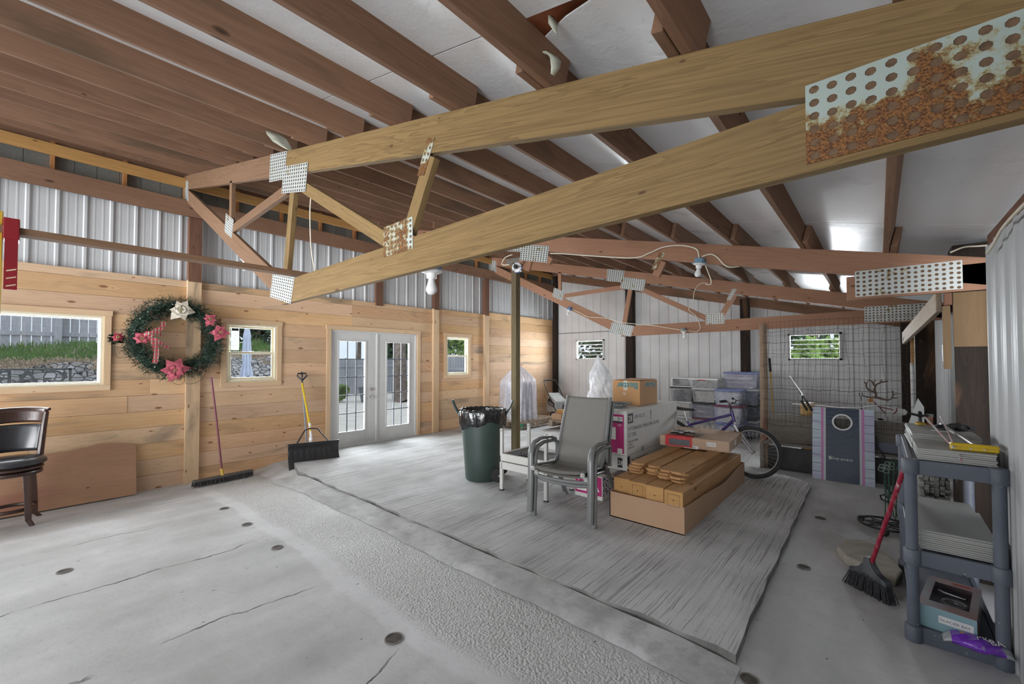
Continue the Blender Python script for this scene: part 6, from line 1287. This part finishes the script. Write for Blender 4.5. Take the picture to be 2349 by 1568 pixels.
# rough stone and red broom
b = MB(); rnd = random.Random(21); ol = [(-.17, .36), (-.22, .12), (-.16, -.02), (.02, -.18), (.12, -.22), (.17, -.06), (.12, .14), (.03, .38), (-.08, .42)]
k = len(ol); lv = [(0, 1.0), (.05, 1.03), (.068, .97)]; vs = [(p[0]*s_+rnd.uniform(-.006, .006), p[1]*s_+rnd.uniform(-.006, .006), z) for z, s_ in lv for p in ol]
b.add(vs, [tuple(range(k-1, -1, -1)), tuple(range(2*k, 3*k))]+[(r_*k+i, r_*k+(i+1) % k, r_*k+k+(i+1) % k, r_*k+k+i) for r_ in range(2) for i in range(k)])
o = b.build('flat_stone', plain('tan_grey_stone', (.40, .37, .31), .9, var=.14, sc=10, bump=.4), loc=(-.06, 4.16, 0), bevel=.008); tag(o, 'flat tan stone block on the floor behind the red broom', 'stone')
t = thing('red_broom', 'angled broom with red handle and dark bristles leaning on the grey shelf', 'broom', (-.068, 3.74, 0), R(-38)); redh = NT('worn_red_handle'); n = redh.n('TexNoise', Vector=redh.mp(redh.coord(off=False), (60, 60, 9)), Scale=1.0, Detail=4.0); redh = redh.fin(redh.ramp(n.outputs[0], [(.50, (.30, .012, .035)), (.66, (.40, .10, .13)), (.75, (.6, .5, .5))]), .45)
b = MB(); rnd = random.Random(1)
for i in range(34):
    for j in range(5):
        u = i/33; x = -.135+.27*u; xb = x*1.12+.0; y = -.022+.011*j; z0 = .115+.03*math.sin(math.pi*u); b.tube([(x*.82, y, z0), (xb+rnd.uniform(-.008, .008), y*1.6+rnd.uniform(-.006, .006)-.01, .001+.028*(1-u)*0)], .0038, 4)
o = b.build('bristles', plain('charcoal_bristles', (.03, .03, .033), .8, var=.4, sc=50), t); o['kind'] = 'stuff'
b = MB(); b.poly([(-.125, .095), (.125, .095), (.12, .125), (.06, .15), (.024, .20), (.02, .235), (-.02, .235), (-.024, .20), (-.06, .15), (-.12, .125)], 'Y', -.028, .028); b.build('head_cap', plain('grey_black_cap', (.07, .075, .08), .5, var=.5, sc=14), t, bevel=.008)
Mi = t.matrix_basis.inverted(); bpy.context.view_layer.update(); Mi = t.matrix_world.inverted()
b = MB(); p0 = Mi @ Vector((-.055, 3.725, .21)); p1 = Mi @ Vector((.108, 3.40, .94)); b.tube([p0, p0*.5+p1*.5, p1], .0125, 10); b.build('handle', redh, t, smooth=True)
# ---------------------------------------------------------------- grey resin shelf unit
resin = NT('blue_grey_resin'); n = resin.n('TexNoise', Vector=resin.coord(off=False), Scale=70.0, Detail=2.0); n2 = resin.n('TexNoise', Vector=resin.coord(off=False), Scale=3.0)
resin = resin.fin(resin.mix(resin.ramp(n.outputs[0], [(.71, 0), (.74, .7)]), resin.ramp(n2.outputs[0], [(.35, (.085, .097, .125)), (.65, (.125, .14, .175))]), (.5, .5, .5)), .5)
t = thing('plastic_shelf_unit', 'blue grey resin shelf unit with three tiers against the white right wall', 'shelf', (.29, 3.77, 0)); sx, sy = .165, .50
for nm, z0, z1 in (('bottom_shelf', .0, .085), ('middle_shelf', .425, .505), ('top_shelf', .925, 1.005)):
    b = MB(); b.box((-sx+.01, -sy+.01, z1-.018), (sx-.01, sy-.01, z1-.010))
    for (a, c) in (((-sx-.01, -sy-.01), (sx+.01, -sy+.012)), ((-sx-.01, sy-.012), (sx+.01, sy+.01)), ((-sx-.01, -sy), (-sx+.012, sy)), ((sx-.012, -sy), (sx+.01, sy))): b.box((a[0], a[1], z0), (c[0], c[1], z1))
    b.build(nm, resin, t, bevel=.003)
    for x in (-sx, sx):
        for y in (-sy, sy): b = MB(); b.lathe([(.0, z0-.003), (.036, z0), (.038, z0+.01), (.038, z1-.002), (.034, z1+.003), (.0, z1+.003)], (x, y, 0), 20, cap=False); b.build('corner_socket', resin, t, smooth=True)
for x in (-sx, sx):
    for y in (-sy, sy): b = MB(); b.cyl((x, y, .05), (x, y, .96), .027, seg=20); b.build('post', resin, t, smooth=True)
tilem = plain('grey_floor_tile', (.33, .33, .315), .5, var=.06, sc=3); tile_e = plain('pale_tile_edge', (.52, .52, .48), .7)
tp = None
def tile_stack(x, y, z, n, L, grp, where, rz=0, W=.30):
    global tp
    rnd = random.Random(int(y*100)); first = None
    for k in range(n):
        if first is None:
            t_ = thing('floor_tile', '', 'tile', (0, 0, 0), 0, grp); q = MB(); q.m = 0; q.bbox((-W/2, -L/2, .004), (W/2, L/2, .0095), .001); q.m = 1; q.box((-W/2+.001, -L/2+.001, 0), (W/2-.001, L/2-.001, .004)); q.build('tile_body', [tilem, tile_e], t_); first = t_
        else: t_ = copy_tree(first)
        t_.location = (x+rnd.uniform(-.003, .003), y+rnd.uniform(-.004, .004), z+.0108*k); t_.rotation_euler = (0, 0, R(rz+rnd.uniform(-.6, .6)))
        t_['label'] = 'grey floor tile, %s %s' % ('topmost' if k == n-1 else ords[k] + ' from the bottom', where)
tile_stack(.305, 3.46, 1.006, 6, .33, 'grey tiles at the front of the top shelf', 'in the front stack on the top shelf')
tile_stack(.295, 3.97, 1.006, 9, .58, 'grey tiles at the rear of the top shelf', 'in the rear stack on the top shelf', 1)
tile_stack(.305, 3.60, .506, 10, .58, 'grey tiles on the middle shelf', 'in the front stack on the middle shelf')
tile_stack(.300, 4.05, .506, 8, .28, 'grey tiles at the rear of the middle shelf', 'in the rear stack on the middle shelf', 1)
t = thing('yellow_squeegee', 'yellow bar with a silver pole resting on the front tiles of the shelf', 'squeegee', (.385, 3.36, 1.072), R(2)); b = MB(); b.bbox((-.095, -.018, 0), (.085, .018, .036), .004); b.bbox((-.095, -.024, .022), (.085, .0, .030), .002); b.build('yellow_bar', plain('bright_yellow_plastic', (.70, .47, .01), .4), t)
for x in (-.02, .03): b = MB(); b.cyl((x, -.026, .014), (x, -.018, .014), .004, seg=10); b.build('rivet', steel, t)
b = MB(); b.tube([(.0, .02, .028), (-.045, .72, .052)], .012, 12); b.build('silver_pole', plain('brushed_aluminium', (.50, .50, .49), .35, .8, .06), t, smooth=True)
pinkrod = NT('pink_white_rod'); sp_ = pinkrod.n('SeparateXYZ', Vector=pinkrod.coord(off=False)); pinkrod = pinkrod.fin(pinkrod.ramp(pinkrod.n('TexNoise', Vector=pinkrod.mp(pinkrod.coord(off=False), (2, 6, 2)), Scale=1.0).outputs[0], [(.42, (.42, .40, .40)), (.55, (.40, .17, .18))]), .5)
for p0, p1, lb in (((.300, 3.30, 1.088), (.238, 4.12, 1.165), 'pale rod ending at the yellow bar, left of the pair on the tiles'), ((.318, 3.20, 1.040), (.315, 4.12, 1.180), 'pinkish rod whose end pokes over the front of the top shelf')):
    b = MB(); b.tube([p0, p1], .0055, 8); tag(b.build('thin_rod', pinkrod, smooth=True), lb, 'rod')
t = thing('black_glove', 'black crumpled glove at the rear of the top shelf near the dark post', 'glove', (.385, 4.07, 1.106), R(-20)); b = MB(); b.grid(lambda u, v: (-.06+.12*u, -.10+.2*v, .004+.030*math.sin(math.pi*u)*math.sin(math.pi*v)+.006*math.sin(u*14)*math.cos(v*11)), 12, 14)
b.build('palm', blackrub, t, solid=.008, smooth=2)
for k in range(4): b = MB(); x = -.045+.03*k; b.tube([(x, -.08, .02), (x-.006+.004*k, -.13, .022), (x-.01+.006*k, -.165+.01*abs(k-1.5), .014)], .010, 8); b.build('finger', blackrub, t, smooth=True)
b = MB(); b.tube([(.055, .02, .015), (.085, -.03, .014), (.09, -.06, .012)], .011, 8); b.build('thumb', blackrub, t, smooth=True)
t = thing('lawn_sprinkler', 'yellow based sprinkler with dark head at the rear of the top shelf', 'sprinkler', (.215, 4.16, 1.106)); b = MB(); b.lathe([(.0, 0), (.028, 0), (.028, .012), (.016, .02), (.0, .02)], seg=16, cap=False); b.build('base', plain('brass_yellow', (.48, .30, .04), .4, .3), t, smooth=True)
b = MB(); b.cyl((0, 0, .02), (0, 0, .06), .010); b.tube([(-.05, 0, .075), (0, 0, .062), (.05, 0, .07)], .009, 8); b.tube([(.0, -.02, .06), (.0, .02, .085)], .012, 8); b.build('head', ironm, t, smooth=True)
t = thing('brown_bottle', 'small brown bottle with a grey cap behind the sprinkler', 'bottle', (.265, 4.17, 1.106)); b = MB(); b.lathe([(.0, 0), (.016, 0), (.016, .06), (.0, .065)], seg=14, cap=False); b.build('bottle_body', plain('brown_bottle_glass', (.22, .08, .03), .3), t, smooth=True); b = MB(); b.cyl((0, 0, .06), (0, 0, .078), .019); b.build('cap', plain('grey_cap', (.12, .13, .12), .5), t)
b = MB(); b.poly([(-.05, .02), (.02, -.012), (.06, .0), (.02, .02)], 'Z', 0, .004); tag(b.build('tile_shard', tile_e, loc=(.30, 3.86, 1.104)), 'pale broken tile sliver lying on the rear tile stack', 'tile shard')
# pale offcut blocks stacked behind the shelf
blm = plain('pale_offcut', (.25, .245, .225), .9, var=.15, sc=20); rnd = random.Random(31); first = None
for r_ in range(19):
    for c_ in range(6):
        if rnd.random() < .08: continue
        if first is None: q = MB(); q.bbox((-.0135, -.09, 0), (.0135, .09, .021), .002); first = q.build('offcut_block', blm); o = first
        else: o = first.copy(); C.objects.link(o)
        o.location = (.245+.029*c_+rnd.uniform(-.003, .003), 4.80+rnd.uniform(-.035, .02), .286+.0225*r_); o.rotation_euler = (0, R(rnd.uniform(-3, 3)), 0)
        tag(o, 'small pale offcut block in the stack seen under the top shelf', 'block', 'pale offcut blocks stacked behind the shelf')
t = thing('wood_crate', 'plain low crate under the pale offcut blocks behind the shelf', 'crate', (.325, 4.80, 0)); b = MB(); b.bbox((-.10, -.13, 0), (.10, .13, .283), .004); b.build('crate_body', greyplank, t)
# carton with window and hose, purple bag
t = thing('shower_head_carton', 'pale carton with a clear window showing a coiled hose on the bottom shelf', 'box', (.292, 3.52, .078), R(-9)); pk = NT('pale_pink_grey_print'); n = pk.n('TexNoise', Vector=pk.coord(off=False), Scale=6.0); pk = pk.fin(pk.ramp(n.outputs[0], [(.42, (.36, .37, .39)), (.60, (.42, .28, .27))]), .4); tealb = plain('pale_teal_print', (.24, .38, .42), .4, var=.05)
bw, bl_, bh = .112, .235, .12
b = MB(); b.box((-bw, -bl_, 0), (bw, -bl_+.003, bh)); b.build('front_panel', tealb, t)
b = MB(); b.box((-bw, -bl_+.003, 0), (-bw+.003, bl_, bh)); b.box((bw-.003, -bl_+.003, 0), (bw, bl_, bh)); b.box((-bw, bl_-.003, 0), (bw, bl_, bh)); b.box((-bw, -bl_, 0), (bw, bl_, .003)); b.build('carton', pk, t)
b = MB(); b.box((-bw, -bl_, bh), (-.075, bl_, bh+.002)); b.box((.08, -bl_, bh), (bw, bl_, bh+.002)); b.box((-.075, -bl_, bh), (.08, -.15, bh+.002)); b.box((-.075, .16, bh), (.08, bl_, bh+.002)); b.build('window_frame', pk, t)
b = MB(); b.box((-.075, -.15, bh+.0004), (.08, .16, bh+.0012)); b.build('window_film', glassmat('clear_film', (.9, .9, .92), 1.5, .08), t)
b = MB(); b.poly([(.0, .185), (.075, .185), (.065, .212), (-.01, .212)], 'Z', bh+.002, bh+.003); b.build('red_label', plain('red_label_print', (.42, .04, .03), .5), t)
b = MB(); b.box((-.03, -bl_-.001, .05), (.10, -bl_, .088)); b.build('name_label', whiteink, t); text('carton_lettering', 'GLACIER BAY', .019, greyink, t, (-.026, -bl_-.0015, .062), FR, .0003, sx=1.0)
b = MB(); b.box((-.105, -.22, .055), (.105, .22, .060)); b.build('inner_tray', whitepl, t)
b = MB()
b.tube([((.052+.004*math.sin(i*.9))*math.cos(i*.36)+.02, .060*math.sin(i*.36)-.045, .078+.0008*i) for i in range(36)], .0075, 8); b.build('coiled_hose', plain('white_chrome_hose', (.55, .54, .50), .3, .3, .3, 90), t, smooth=True)
b = MB(); b.tube([(-.05, .12, .085), (.0, .10, .09), (.06, .08, .095)], [.028, .018, .012], 12); b.build('shower_head', chrome, t, smooth=True)
t = thing('purple_bag', 'shiny purple plastic bag with white letters on the front of the bottom shelf', 'bag', (.36, 3.235, .074), R(2)); pb = NT('purple_clear_bag'); c = pb.coord(off=False); n = pb.n('TexNoise', Vector=c, Scale=16.0, Detail=3.0, Distortion=1.0); xx = pb.n('SeparateXYZ', Vector=c).outputs[0]
pb.bump(n.outputs[0], .8, .01); pb = pb.fin(pb.mix(pb.math('MAXIMUM', pb.math('GREATER_THAN', pb.math('ABSOLUTE', xx), .095), pb.ramp(n.outputs[0], [(.62, 0), (.66, .6)])), (.17, .035, .46), (.36, .37, .38)), .15, 0.0, .8)
def pbf(u, v):
    x = -.125+.25*u; w_ = .035+.04*math.sin(math.pi*u)**.6; a = 2*math.pi*v; h_ = .004+.026*math.sin(math.pi*u)**.5
    return (x, w_*math.cos(a)*.8+.01*math.sin(u*9), h_*(1+math.sin(a))+.004*math.sin(a*5+u*20)+.03*(u-.3)*0)
b = MB(); b.grid(pbf, 40, 24); b.build('bag_body', pb, t, smooth=2)
text('bag_lettering', 'BA', .045, whiteink, t, (.045, -.035, .056), (R(20), 0, R(-90+110)), .0004); text('bag_lettering', 'CK', .035, whiteink, t, (.0, -.03, .058), (R(20), 0, R(20)), .0004)
b = MB(); b.box((-.06, .0, .057), (-.04, .02, .058)); b.build('small_label', yelp, t)
